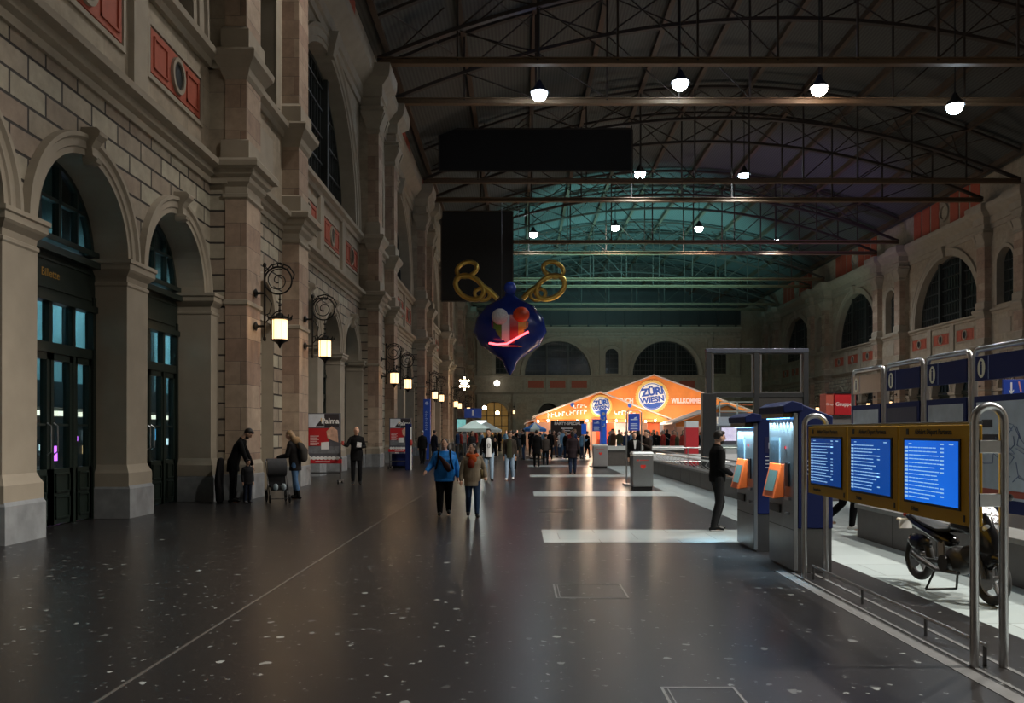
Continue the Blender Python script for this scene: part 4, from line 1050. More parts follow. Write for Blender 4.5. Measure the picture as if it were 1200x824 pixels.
for s in (-1, 1): b.chain([(s*.34, -.34, 1.0), (s*.43, -.28, .99)], .02, 8)
b.build('grip', TYRE, mc)
b = MB(); 
for s in (-1, 1): b.tube([(s*.24, -.44, 1.02), (s*.3, -.5, 1.15)], .007, 6); b.ell((s*.31, -.5, 1.19), (.07, .02, .045), 10, 6)
b.build('mirror', BP, mc, smooth=True)
b = MB(); b.ell((0, -.62, .84), (.09, .06, .08), 16, 10); b.build('headlamp', mat('lamp_lens', (.5, .55, .6), .1, .6), mc, smooth=True)
b = MB(); b.ringloft([[(x*w_, y_, z_) for x in (-1, -.5, 0, .5, 1)]+[(x*w_, y_+.012, z_) for x in (1, .5, 0, -.5, -1)] for w_, y_, z_ in ((.14, -.6, .92), (.16, -.54, 1.02), (.13, -.46, 1.13))]); b.build('windscreen', mat('windscreen_glitter', (.42, .42, .45), .18, .8, noise=.8, nscale=25, bump=1.0), mc)  # glittering reflections of the windscreen put into a mottled silver colour
MB().cbox((-.02, 1.03, .74), (.18, .012, .14)).build('number_plate', WHITE, mc)
MB().cbox((-.12, -.55, .67), (.012, .1, .12)).build('side_plate', mat('pale_blue_sticker', (.55, .65, .8), .4), mc)
MB().cbox((-.132, -.55, .68), (.006, .07, .03)).build('plate_print', mat('blue_ink', (.05, .15, .5), .4), mc)
MB().ell((0, 1.02, .85), (.06, .05, .035), 12, 8).build('tail_lamp', mat('red_lens', (.3, .02, .02), .2), mc, smooth=True)
b = MB()
for s in (-1, 1): b.tube([(0, .9, .8), (s*.14, .95, .8)], .008, 6); b.ell((s*.16, .95, .8), (.035, .025, .022), 10, 6)
b.build('indicator', mat('clear_lens', (.65, .6, .5), .2), mc, smooth=True)
MB().chain([(-.16, -.3, .3), (-.18, .1, .28), (-.2, .4, .36), (-.2, .56, .42)], [.022, .026, .042, .038], 12).build('exhaust', STEELD, mc, smooth=True)
b = MB(); b.tube([(-.14, .16, .3), (-.2, .28, 0.01)], .014); b.tube([(.14, .16, .3), (.2, .28, .01)], .014); b.tube([(-.2, .28, .012), (.2, .28, .012)], .012); b.build('stand', IRON, mc)
MB().ell((0, .74, .52), (.07, .26, .12), 14, 8).build('rear_mudguard', BP, mc, smooth=True)
MB().ell((0, -.66, .52), (.07, .24, .08), 14, 8).build('front_mudguard', BP, mc, smooth=True)
MB().cbox((-.1, .12, .52), (.02, .1, .2)).build('side_badge', mat('grey_badge', (.2, .2, .22), .4), mc)

# ---------------------------------------------------------------- tents
OR1 = mat('orange_tent_cloth', (.66, .19, .03), .65, noise=.25, nscale=1.2)
OR2 = mat('orange_tent_cloth_front', (.68, .19, .035), .65, noise=.2, nscale=1.5)
RIM = mat('tent_white_edge', (.42, .36, .33), .5)
TAN = mat('gold_crown_cap', (.72, .45, .12), .5, noise=.2)
NVT = mat('logo_blue', (.02, .08, .38), .5); WT = mat('tent_white_print', (.9, .86, .82), .5)
def logo(parent, x, z, R, y=-.1):
    b = MB(); pts = []
    n = 42
    for i in range(n*2): a = PI*i/n; r = R*(1.0 if i % 2 else 1.06); pts.append((x+r*math.cos(a), y, z+r*math.sin(a)))
    b.prism(pts, (0, .08, 0)); lg = b.build('crown_cap_badge', TAN, parent)
    for rr, m, dy in ((.86, WT, .01), (.82, NVT, .02), (.77, WT, .03)):
        b = MB(); b.prism([(x+R*rr*math.cos(2*PI*i/40), y-dy, z+R*rr*math.sin(2*PI*i/40)) for i in range(40)], (0, .02, 0)); b.build('badge_disc', m, lg)
    b = MB(); b.prism([(x+R*.76*math.cos(a), y-.045, z+R*.76*math.sin(a)) for a in [PI+.62+(PI-1.1)*i/20 for i in range(21)]], (0, .01, 0)); b.build('badge_base', NVT, lg)
    rot = math.radians(8)
    ax = V((math.cos(rot), 0, math.sin(rot))); up_ = V((-math.sin(rot), 0, math.cos(rot)))
    text('badge_lettering', 'ZÜRI', R*.62, NVT, frame((x+.02, y-.06, z+R*.28), ax, up_), lg, .01, bold=R*.03)
    text('badge_lettering', 'WIESN', R*.50, WT, frame((x, y-.075, z-R*.23), ax, up_), lg, .01, bold=R*.05)
    text('badge_lettering', 'WIESN', R*.50, NVT, frame((x, y-.10, z-R*.22), ax, up_), lg, .004, bold=R*.02)
def tent(name, lab, xl, xr_, xp, zp, zl, zr, zb, y, depth, mat_):
    t = thing(name, lab, 'tent', (xp, y, 0), 0, 'festival tents'); a, c = xl-xp, xr_-xp
    fb = MB(); fb.prism([(a, -.02, zl), (0, -.02, zp), (c, -.02, zr), (c, -.02, zb), (a, -.02, zb)], (0, .06, 0)); fb = fb.build('gable_banner', mat_, t)
    b = MB()
    b.prism([(a-.25, -.12, zl-.05), (0, -.12, zp+.02), (c+.25, -.12, zr-.05), (c+.25, -.12, zr+.05), (0, -.12, zp+.12), (a-.25, -.12, zl+.05)], (0, depth, 0)); b.build('roof_cloth', RIM, t)
    b = MB()
    n = 5
    for i in range(n+1): b.box(a+(c-a)*i/n-.08, a+(c-a)*i/n+.08, .1, .26, 0, zb)
    b.build('tent_poles', mat('tent_pole', (.5, .3, .2), .5), t)
    b = MB(); b.box(a, c, depth-.1, depth, 0, zb+.4); b.build('rear_wall', mat('tent_inner_cloth', (.75, .42, .30), .7, noise=.4, nscale=.6), t)
    return t, fb
yb_ = 76
tb, fb = tent('festival_tent', 'large back orange tent with Züri Wiesn crown cap logo and Willkommen lettering', .6, 24.0, 12.1, 6.75, 2.4, 2.4, 2.55, yb_, 14, OR1)
logo(fb, -.15, 4.85, 1.45)
HOT = mat('pink_lit_lettering', (.95, .55, .5), .5)
text('lettering', 'WILLKOMMEN', .62, HOT, FACE_CAM((1.6, -.08, 4.45)), fb, .02, 'LEFT', bold=.03, sx=.72)
text('lettering', 'HERZLICH', .62, HOT, FACE_CAM((-1.85, -.08, 4.45)), fb, .02, 'RIGHT', bold=.03, sx=.8)
b = MB(); b.box(1.3, 11.0, -.05, -.02, 4.05, 4.1); b.build('banner_line', mat('dark_orange_line', (.4, .08, .02), .6), fb)
yf = 62
tf, ff = tent('festival_tent', 'lower front orange tent with pale Züri Wiesn logo behind the blue pylon', 1.15, 10.9, 5.9, 4.55, 2.75, 2.6, 2.35, yf, 10, OR2)
logo(ff, .05, 3.55, .8)
def strokes(par, x0, x1, z0, z1, h, m, seed, vert=False):
    r_ = random.Random(seed); b = MB(); x = x0
    while x < x1:
        t = (x-x0)/(x1-x0); z = z0+(z1-z0)*t; w_ = r_.uniform(.05, .09); k_ = r_.choice((1, 1, .75))
        for bx in ((x, x+w_, z-h/2, z-h/2+h*k_), (x, x+.2, z+r_.choice((-.5, 0, .3))*h, None)):
            xa, xb, za, zb_ = bx; zb_ = za+.08 if zb_ is None else zb_
            b.box(xa, xb, -.1, -.06, za, zb_)
        x += .27
    b.build('lettering', m, par)
strokes(ff, -3.9, -1.1, 2.85, 3.15, .34, WT, 1); strokes(ff, -2.0, -1.1, 3.5, 3.6, .26, WT, 2); strokes(ff, 1.05, 2.6, 3.1, 2.95, .34, WT, 3)
b = MB(); b.prism([(-2.05+.16*math.cos(2*PI*i/14), -.05, 3.65+.16*math.sin(2*PI*i/14)) for i in range(14)], (0, .03, 0)); b.prism([(2.2+.16*math.cos(2*PI*i/14), -.05, 3.6+.16*math.sin(2*PI*i/14)) for i in range(14)], (0, .03, 0)); b.build('vent_hole', NVT, ff)
# third, small right-hand roof
t3, f3 = tent('festival_tent', 'small tent roof with white edge at right, in front of the back tent', 10.4, 16.0, 13.8, 3.4, 2.2, 2.4, 2.0, 56, 5, OR1)
# bulbs along the front tent
BULB = mat('lit_bulb', (1, .9, .7), .5, emit=(1, .78, .5), es=16)
sl = thing('string_lights', 'string of round glowing bulbs along the eave of the front orange tent', 'string lights', (1.0, yf-.35, 0))
for i in range(13): MB().ell((0, 0, 0), (.075, .075, .095), 10, 8).build('bulb', BULB, sl, (.3+i*.72, 0, 2.42+.05*math.sin(i*1.7)), smooth=True)
MB().chain([(0, 0, 2.6)]+[(.3+i*.72, 0, 2.55) for i in range(13)], .012, 5).build('bulb_cord', BLACK, sl)
for x in (2.5, 5, 7.5, 10): light('bulb_light', 'POINT', (x, yf-1.3, 2.5), 210, (1, .78, .55), .25)
for x in (3, 6, 9): light('tent_inner_light', 'POINT', (x, yf+5, 2.2), 300, (1, .72, .5), .4)
for x in (4, 9, 14, 19): light('tent_front_light', 'POINT', (x, yb_-3.4, 3.1), 560, (1, .86, .7), .4)
for x in (8, 14, 20): light('tent_inner_light', 'POINT', (x, yb_+5, 2.4), 300, (1, .8, .7), .4)
# party special stall under the front tent eave
st = thing('market_stall', 'dark food stall with Party-Special lettering left of the orange tent front', 'stall', (3.2, 58.5, 0))
MB().box(-1.05, 1.25, 0, .1, 1.2, 2.45).build('stall_board', mat('dark_brown_board', (.035, .02, .015), .6), st)
text('stall_lettering', 'PARTY-SPECIAL', .27, WT, FACE_CAM((.1, -.02, 2.22)), st, .01, bold=.012)
b = MB(); b.box(-.35, .45, -.01, 0, 1.85, 1.92); b.box(-.25, .4, -.01, 0, 1.7, 1.76); b.box(-.6, .6, -.01, 0, 1.45, 1.52); b.build('small_print', WT, st)
MB().box(-1.05, 1.25, .1, 1.5, 0, 1.0).build('stall_counter', mat('stall_wood', (.12, .06, .03), .6), st)
b = MB(); b.box(-1.05, -.95, .1, 1.5, 0, 2.45); b.box(1.15, 1.25, .1, 1.5, 0, 2.45); b.build('stall_side', mat('dark_brown_board', (.035, .02, .015), .6), st)
# red/orange stall fronts beneath the tents
for i, (x, y, w_, c_, lab) in enumerate(((6.2, 60.8, 1.3, (.7, .10, .03), 'orange red bar counter left of the blue pylon under the front tent'), (7.4, 63.5, 2.4, (.75, .62, .55), 'bright white counter behind the blue pylon under the front tent'),
                                 (10.0, 62.5, .9, (.65, .12, .03), 'orange hanging panel right of the framed sign'), (11.6, 66, 1.0, (.55, .58, .6), 'white slatted panel beside the back tent'))):
    t = thing('bar_counter', lab, 'counter', (x, y, 0)); MB().box(-w_/2, w_/2, 0, .5, 0, 1.1).build('counter', mat('counter_%s' % ('red', 'white', 'orange', 'grey')[i], c_, .6), t)
    MB().box(-w_/2, w_/2, .5, .55, 1.1, 2.3).build('back_panel', mat('counter_%s' % ('red', 'white', 'orange', 'grey')[i], c_, .6), t)
light('bar_light', 'POINT', (7.2, 62.2, 2.1), 160, (1, .9, .85), .3); light('bar_light', 'POINT', (12.5, 61, 2.3), 200, (.9, .95, 1), .3)
# small blue sign by the stall
bs_ = thing('small_sign', 'small blue sign on a post between the stall and the white counter', 'sign', (3.6, 47.5, 0))
MB().box(-.14, .14, 0, .04, 1.5, 2.1).build('sign_panel', mat('glowing_blue_enamel', (.02, .13, .62), .4), bs_); MB().tube([(0, .05, 0), (0, .05, 2.1)], .03).build('post', STEEL, bs_)

# ---------------------------------------------------------------- parasols
def parasol(x, y, R, z, h, cols_, lab, n=8, sq=False):
    t = thing('parasol', lab, 'parasol', (x, y, 0), 0, 'market parasols')
    for k_, m in enumerate(cols_):
        b = MB()
        for i in range(n):
            if i % len(cols_) != k_: continue
            a0, a1 = 2*PI*i/n+PI/n, 2*PI*(i+1)/n+PI/n
            p0, p1 = (R*math.cos(a0), R*math.sin(a0)), (R*math.cos(a1), R*math.sin(a1))
            b.add([(0, 0, z+h), (p0[0]*.5, p0[1]*.5, z+h*.44), (p1[0]*.5, p1[1]*.5, z+h*.44), (p0[0], p0[1], z), (p1[0], p1[1], z), (p0[0], p0[1], z-.16), (p1[0], p1[1], z-.16)],
                  [(0, 1, 2), (1, 3, 4, 2), (3, 5, 6, 4)])
        o = b.build('canopy', m, t); md = o.modifiers.new('s', 'SOLIDIFY'); md.thickness = .02
    b = MB(); b.tube([(0, 0, 0), (0, 0, z+h)], .03)
    for i in range(n):
        a = 2*PI*i/n+PI/n; b.tube([(R*.97*math.cos(a), R*.97*math.sin(a), z-.02), (R*.4*math.cos(a), R*.4*math.sin(a), z+h*.5), (0, 0, z+h*.9)], .012, 4)
    b.build('pole', STEEL, t); MB().lathe([(.001, .1), (.3, .08), (.32, 0), (.001, 0)], (0, 0, 0), 16).build('base', BLACK, t)
    return t
CAN = mat('white_canopy_cloth', (.62, .72, .68), .7)
parasol(-2.55, 46, 1.25, 1.82, .48, [CAN], 'nearer white parasol over the cafe tables at left', 4)
parasol(-2.15, 52, 1.35, 1.78, .5, [mat('white_canopy_cloth_far', (.66, .74, .70), .7)], 'second white parasol just behind the first', 4)
parasol(.85, 50, .75, 1.82, .4, [mat('parasol_blue', (.05, .22, .60), .6), CAN], 'blue and white striped parasol left of the stall', 8)
light('cafe_light', 'POINT', (-2.3, 44.5, 3.6), 60, (.9, 1, .95), .2)
# chandelier-like star lamp beyond the lanterns
ch = thing('star_lamp', 'cluster lamp with many small bulbs among the far lanterns on the left', 'lamp', (-5.3, 79, 6.2))
b = MB()
for i in range(12): a = 2*PI*i/12; r_ = .45 if i % 2 else .25; b.ell((r_*math.cos(a), -.0, r_*math.sin(a)*1.2), (.1, .1, .1), 8, 6)
b.ell((0, 0, 0), (.15, .15, .15), 8, 6); b.build('bulb_cluster', BULB, ch, smooth=True); MB().tube([(0, 0, .5), (0, 0, 1.5), (-1.3, 0, 1.6)], .03).build('hanger', IRON, ch)
# far warm lamps near the portal
for i, (px, py_, y, lab) in enumerate(((583, 484, 118, 'warm pendant lamp in front of the far portal'), (568, 478, 110, 'warm lamp left of the far portal'))):
    o = MB().ell((0, 0, 0), (.28, .28, .28), 12, 8).build('pendant_lamp', BULB, None, ((px-610)*y/F, y, EYE-(py_-506)*y/F), smooth=True); tag(o, lab, 'lamp', 'pendant lamps by the portal')
    light('pendant_light', 'POINT', ((px-610)*y/F, y-.6, EYE-(py_-506)*y/F), 50, (1, .65, .35), .3)

# ---------------------------------------------------------------- left side: poster stands, pylons
def poster_stand(x, y, w, h, z0, lab, first):
    t = thing('poster_stand', lab, 'poster stand', (x, y, 0), 0, 'wheeled poster stands')
    bd = MB().box(-w/2, w/2, -.03, .03, z0+.12, z0+h).build('poster_board', mat('poster_slate', (.10, .10, .12), .5), t)
    pp = MB().box(-w/2+.03, w/2-.03, -.036, -.03, z0+h*.72, z0+h-.03).build('poster_sky', mat('poster_sky_print', (.62, .66, .72), .5, noise=.3, nscale=4), bd)
    b = MB(); b.prism([(-w*.25, -.04, z0+h*.74), (-w*.05, -.04, z0+h*.90), (w*.02, -.04, z0+h*.74)], (0, .004, 0)); b.box(w*.02, w/2-.03, -.041, -.036, z0+h*.72, z0+h-.03); b.build('poster_dark_shape', mat('poster_dark_print', (.03, .025, .03), .5), bd)
    b = MB(); b.box(-w/2+.03, w*.16, -.04, -.034, z0+h*.35, z0+h*.70); b.build('poster_red_field', mat('poster_red_print', (.45, .015, .02), .5), bd)
    b = MB(); b.prism([(w*.12, -.045, z0+h*.5), (w*.08, -.045, z0+h*.64), (w*.25, -.045, z0+h*.74), (w*.42, -.045, z0+h*.66), (w*.45, -.045, z0+h*.42), (w*.3, -.045, z0+h*.45)], (0, .006, 0)); b.build('poster_figure', mat('poster_skin_print', (.62, .36, .26), .5, noise=.7, nscale=8), bd)
    b = MB(); b.prism([(-w*.08, -.05, z0+h*.28), (-w*.08, -.05, z0+h*.42), (w*.16, -.05, z0+h*.43), (w*.16, -.05, z0+h*.28)], (0, .006, 0)); b.build('poster_card', WHITE, bd)
    MB().box(-w/2+.03, w/2-.03, -.038, -.031, z0+h*.2, z0+h*.34).build('poster_ground', mat('poster_grey_print', (.17, .18, .20), .5, noise=.6, nscale=10), bd)
    b = MB()
    for j in range(6): b.box(-w*.42, -w*.42+.28-.05*(j % 2), -.045, -.04, z0+h*.54-j*.055, z0+h*.54-j*.055+.015)
    b.build('small_print', WHITE, bd)
    text('poster_title', 'Palma', .24, WHITE, FACE_CAM((w*.2, -.048, z0+h*.84)), bd, .002, bold=.006)
    b = MB(); b.box(-.09, .0, -.045, -.042, z0+h*.83, z0+h*.9); b.build('title_accent', mat('accent_yellow', (.7, .4, .03), .5), bd)
    fr = MB().box(-w/2-.05, w/2+.05, -.06, .06, z0, z0+.13).build('footer_bar', mat('footer_red', (.50, .012, .02), .5), t, bevel=.01)
    b = MB()
    for j in range(8): b.prism([(-w*.42+j*w*.12+.065*math.cos(a), -.066, z0+.17+.055*math.sin(a)) for a in [2*PI*i/12 for i in range(12)]], (0, .02, 0))
    b.build('white_rosettes', WHITE, bd)
    b = MB(); b.box(-w*.25, w*.2, -.064, -.06, z0+.05, z0+.07); b.build('footer_print', WHITE, fr)
    b = MB()
    for s in (-1, 1): b.box(s*w/2-.02, s*w/2+.02, .0, .04, .1, z0+h); 
    b.box(-w/2, w/2, .0, .04, .32, .36); b.build('frame', STEELD, t)
    for s in (-1, 1):
        MB().box(s*w/2-.03, s*w/2+.03, -.35, .35, .08, .13).build('foot', STEELD, t)
        for yy in (-.3, .3): MB().lathe([(.001, -.02), (.045, -.02), (.045, .02), (.001, .02)], (s*w/2, yy, .045), 12, 'x').build('castor', BLACK, t)
poster_stand(-6.25, 26.6, 1.03, 1.6, .64, 'red and black wheeled poster stand reading Palma, near the second lantern', True)
poster_stand(-5.35, 37.2, .95, 1.5, .75, 'farther red poster stand on a blue base beside the left wall', False)
pb = thing('ticket_desk', 'low dark blue box standing under the farther poster', 'box', (-5.35, 37.5, 0)); MB().box(-.45, .45, .1, .5, .1, .66).build('desk_body', NAVY, pb, bevel=.01); MB().box(-.4, .4, .15, .45, 0, .1).build('desk_base', BLACK, pb)
tp = thing('totem', 'slim dark blue totem with white edge and red mark beside the farther poster', 'sign', (-4.75, 36.0, 0))
MB().box(-.2, .06, -.1, .1, 0, 2.0).build('totem_body', NAVY, tp, bevel=.02); MB().box(.02, .08, -.12, -.09, 0, 1.85).build('white_edge', WHITE, tp); MB().ell((.06, -.13, 1.18), (.06, .03, .14), 10, 8).build('red_mark', mat('label_red', (.5, .05, .04), .5), tp)
pl = thing('station_pylon', 'tall blue station pylon with white vertical lettering by the left wall', 'sign', (-5.5, 50, 0))
MB().box(-.3, .12, -.15, .15, 0, 3.6).build('pylon_body', mat('pylon_blue', (.01, .05, .28), .4, emit=(.01, .06, .35), es=.12), pl, bevel=.02)
b = MB(); r_ = random.Random(5)
for i in range(9): b.box(-.19, -.19+r_.uniform(.08, .16), -.155, -.15, 1.75+i*.13, 1.79+i*.13); b.box(-.15, -.11, -.155, -.15, 1.75+i*.13, 1.84+i*.13)
b.build('pylon_lettering', mat('pylon_white', (.5, .6, .8), .5), pl)
b = MB(); b.prism([(-.09+.1*math.cos(2*PI*i/16), -.155, 3.35+.1*math.sin(2*PI*i/16)) for i in range(16)], (0, .005, 0)); b.build('pictogram', mat('pylon_white', (.5, .6, .8), .5), pl)
hs = thing('hanging_sign', 'small blue sign with white figure hanging above the white parasols', 'sign', (-5.0, 88, 3.6))
MB().box(-.9, .9, -.1, .1, -.5, .5).build('sign_panel', mat('pylon_blue', (.01, .05, .28), .4), hs); MB().box(-.1, .1, -.14, -.1, -.3, .3).build('pictogram', WHITE, hs)
MB().tube([(-.8, 0, .5), (-.8, 0, 1.0), (-1.7, 0, 1.0)], .05).build('bracket', IRON, hs)
l2 = MB().box(-.7, .7, -.1, .1, -.2, .2).build('lit_panel', mat('lit_white_panel', (.9, .95, 1), .5, emit=(.8, .95, 1), es=1.6), None, (-4.2, 86, 2.6)); tag(l2, 'small white lit panel under the hanging blue sign', 'sign'); 
MB().box(-.05, .05, 0, .1, -2.6, -.2).build('post', IRON, l2)
# cafe furniture under the parasols
cf = thing('cafe_barrier', 'dark slatted barrier around the cafe tables under the white parasols', 'barrier', (-4.2, 45.2, 0))
b = MB()
for i in range(8): b.box(-1+i*.25, -1+i*.25+.1, 0, .04, .1, 1.0)
b.box(-1.05, 1.0, -.01, .05, .95, 1.02); b.box(-1.05, 1.0, -.01, .05, .05, .12); b.build('barrier_slats', mat('dark_slats', (.05, .05, .05), .6), cf)
for s in (-1, .95): MB().box(s-.03, s+.03, -.2, .2, 0, .05).build('foot', BLACK, cf)
kb = thing('kiosk_display', 'small teal lit kiosk panel behind the people by the blue pylon', 'kiosk', (-4.1, 58, 0)); MB().box(-.35, .35, 0, .3, .2, 2.6).build('kiosk_body', mat('kiosk_grey', (.08, .09, .1), .5), kb)
MB().box(-.3, .3, -.02, 0, 1.7, 2.5).build('kiosk_screen', mat('teal_screen', (.2, .5, .5), .5, emit=(.3, .75, .7), es=.5, noise=.6, nscale=3), kb); MB().box(-.3, .3, -.02, 0, .9, 1.5).build('kiosk_poster', mat('kiosk_poster_print', (.4, .35, .33), .5, noise=.8, nscale=6), kb); MB().box(-.3, .3, .02, .28, 0, .2).build('base', BLACK, kb)
# lit room behind the arcade doors
rm_ = MB(); rm_.box(XL-4.5, XL-4.4, 6, 120, 0, 9); rm_.box(XL-4.4, XL-.75, 5.9, 6, 0, 9); rm_.box(XL-4.4, XL-.8, 6, 120, 8.9, 9); rm_.build('side_hall', mat('side_hall_plaster', (.26, .32, .33), .8, noise=.9, nscale=.35), wl, kind='structure')
for y in (12, 17, 22, 28, 36): light('side_hall_light', 'SPOT', (XL-1.6, y, 6.0), 700, (.42, .85, 1), .4, (0, math.radians(62), 0), 1.9, .8)
b = MB(); b.box(XL-4.4, XL-4.05, 16.5, 60, 0, 2.02); b.box(XL-4.4, XL-4.0, 16.5, 60, 2.25, 2.9); b.build('side_hall_counter', mat('side_hall_dark_board', (.03, .035, .04), .5), wl, kind='structure')
b = MB()
for i in range(16): b.box(XL-4.4, XL-4.2, 17+i*2.4, 17.25+i*2.4, 2.9, 8.5)
b.build('side_hall_columns', mat('side_hall_dark_board', (.03, .035, .04), .5), wl, kind='structure')
b = MB()
for i in range(22): b.box(XL-4.2, XL-4.0, 17+i*1.3, 17.7+i*1.3, 2.05, 2.17)
b.build('side_hall_lights', mat('shop_strip_glow', (1, .9, .75), .5, emit=(1, .88, .7), es=1.8, noise=.8, nscale=3), wl, kind='structure')
b = MB(); rnd = random.Random(11)
SHOP = [mat('shop_glow_warm', (1, .7, .4), .5, emit=(1, .6, .3), es=1.6), mat('shop_glow_white', (1, 1, 1), .5, emit=(.8, .95, 1), es=1.3), mat('shop_glow_violet', (.8, .3, 1), .5, emit=(.75, .15, 1), es=2.5), mat('shop_glow_blue', (.2, .5, 1), .5, emit=(.1, .45, .8), es=.8)]
for m in SHOP:
    b = MB()
    for i in range(14):
        y = rnd.uniform(17, 44); z = rnd.uniform(.9, 1.6); w_ = rnd.uniform(.1, .5); b.box(XL-4.39, XL-4.02, y, y+w_, z, z+rnd.uniform(.05, .4))
    b.build('side_hall_shopfront', m, wl, kind='structure')

# ================================================================== PEOPLE
SKIN = mat('skin', (.58, .34, .24), .5); SKIND = mat('skin_tan', (.42, .24, .16), .5)
HAIRD = mat('dark_hair', (.015, .010, .008), .5); HAIRB = mat('blond_hair', (.32, .20, .10), .5, noise=.3, nscale=30); HAIRG = mat('grey_hair', (.25, .24, .23), .6)
def remeshed(mb, name, m, vox, it=3):
    me = mb.mesh('tmp', m); o = bpy.data.objects.new('tmp', me); COL.objects.link(o)
    r = o.modifiers.new('r', 'REMESH'); r.mode = 'VOXEL'; r.voxel_size = vox; r.use_smooth_shade = True
    sm = o.modifiers.new('s', 'SMOOTH'); sm.factor = .5; sm.iterations = it
    out = bake(o); bpy.data.objects.remove(o); bpy.data.meshes.remove(me); out.name = name
    out.materials.clear(); out.materials.append(m)
    for p in out.polygons: p.use_smooth = True
    return out
def person_meshes(pose, o, vox):
    """canonical figure 1.75 m tall facing -Y; returns {part: mesh}"""
    g = pose.get
    lean = g('lean', 0); fat = g('fat', 1.0)
    def T(x, y, z):                     # torso point leans about the hips
        if z < .92: return V((x, y, z))
        return V((x, y-(z-.92)*math.sin(lean), .92+(z-.92)*math.cos(lean)))
    hd = g('head', (0, 0)); hc = T(0, -.03-.09*math.sin(hd[0])-.0, 1.625-.02*math.sin(max(0, hd[0])))
    R = Matrix.Rotation(hd[1], 3, 'Z') @ Matrix.Rotation(hd[0]+lean*.7, 3, 'X')
    sh = {s: T(s*.158*min(fat, 1.15), .0, 1.385) for s in (-1, 1)}
    dA = {-1: ((-.05, .02, -.28), (.0, -.05, -.25)), 1: ((.05, .02, -.28), (.0, -.05, -.25))}
    el, wr = {}, {}
    for s, k in ((-1, 'aR'), (1, 'aL')):     # aR = x negative
        e, w = g(k, dA[s]); el[s] = sh[s]+V(e); wr[s] = el[s]+V(w)
    lg = g('legs', {-1: ((-.10, -.01, .49), (-.105, .02, .09)), 1: ((.10, -.01, .49), (.105, .02, .09))})
    kn = {s: V(lg[s][0]) for s in lg}; an = {s: V(lg[s][1]) for s in lg}; hip = {s: V((s*.09, 0, .90)) for s in (-1, 1)}
    def torso(mb, e, z0, z1, flare=0):
        prof = [(.84, .150, .110), (.95, .165, .120), (1.05, .150, .108), (1.15, .145, .105), (1.27, .168, .118), (1.35, .176, .112), (1.41, .140, .092), (1.465, .075, .064)]
        def at(z):
            if z < .84: return (.150+flare*(.84-z), .115+flare*(.84-z))
            for a, b_ in zip(prof, prof[1:]):
                if z <= b_[0]: t = (z-a[0])/(b_[0]-a[0]); return (a[1]+(b_[1]-a[1])*t, a[2]+(b_[2]-a[2])*t)
            return prof[-1][1:]
        zs = [z0]+[p[0] for p in prof if z0 < p[0] < z1]+[z1]
        if z0 < .8: zs = [z0, (z0+.84)/2]+zs[1:]
        rings = []
        for z in zs:
            a, b_ = at(z); fz = fat if z < 1.38 else 1+(fat-1)*.4; a = a*fz+e; b_ = b_*(fz+(fz-1)*.6)+e
            rings.append([T(a*math.cos(2*PI*j/20), b_*math.sin(2*PI*j/20)-(.02*(fat-1)*6 if 1 < z < 1.35 else 0), z) for j in range(20)])
        mb.ringloft(rings)
    def arm(mb, e, wrist=1.0):
        for s in (-1, 1):
            w = el[s]+(wr[s]-el[s])*wrist; f = 1+(fat-1)*.6
            mb.chain([T(s*.09, 0, 1.41), sh[s], (sh[s]+el[s])/2, el[s], (el[s]+w)/2, w], [.042+e, .050*f+e, .045*f+e, .038*f+e, .036*f+e, .027+e], 12, rnd=True)
    def legs(mb, e, z1=1.0):
        for s in (-1, 1):
            a = hip[s]+(an[s]-kn[s])*0; k = kn[s]; n_ = an[s]; k2 = kn[s]+(an[s]-kn[s])*z1; f = fat
            mb.chain([a+V((0, 0, .03)), (a*.6+k*.4), k, k+(n_-k)*.35, k2], [.088*f+e, .074*f+e, .053*f+e, .052*f+e, (.036+(1-z1)*.01)*f+e], 12, rnd=True)
    out = {}
    near = vox <= .009
    # --- body: one continuous surface with face, hands and fingers
    b = MB()
    def H(p): return hc+R @ V(p)
    b.ell(hc, (.073, .092, .112), 18, 12, R); b.ell(H((0, -.025, -.055)), (.052, .062, .062), 14, 8, R)
    b.chain([H((0, -.088, .015)), H((0, -.112, -.018)), H((0, -.092, -.028))], [.009, .014, .011], 8, rnd=True)
    for s in (-1, 1): b.ell(H((s*.075, .0, -.01)), (.012, .02, .032), 8, 6, R)
    b.ell(H((0, -.085, -.058)), (.024, .014, .009), 10, 6, R); b.ell(H((0, -.078, .03)), (.05, .014, .012), 10, 6, R)
    b.chain([T(0, .01, 1.44), H((0, .015, -.07))], [.06, .052], 12, rnd=True)
    torso(b, 0, .86, 1.475); arm(b, 0); legs(b, 0)
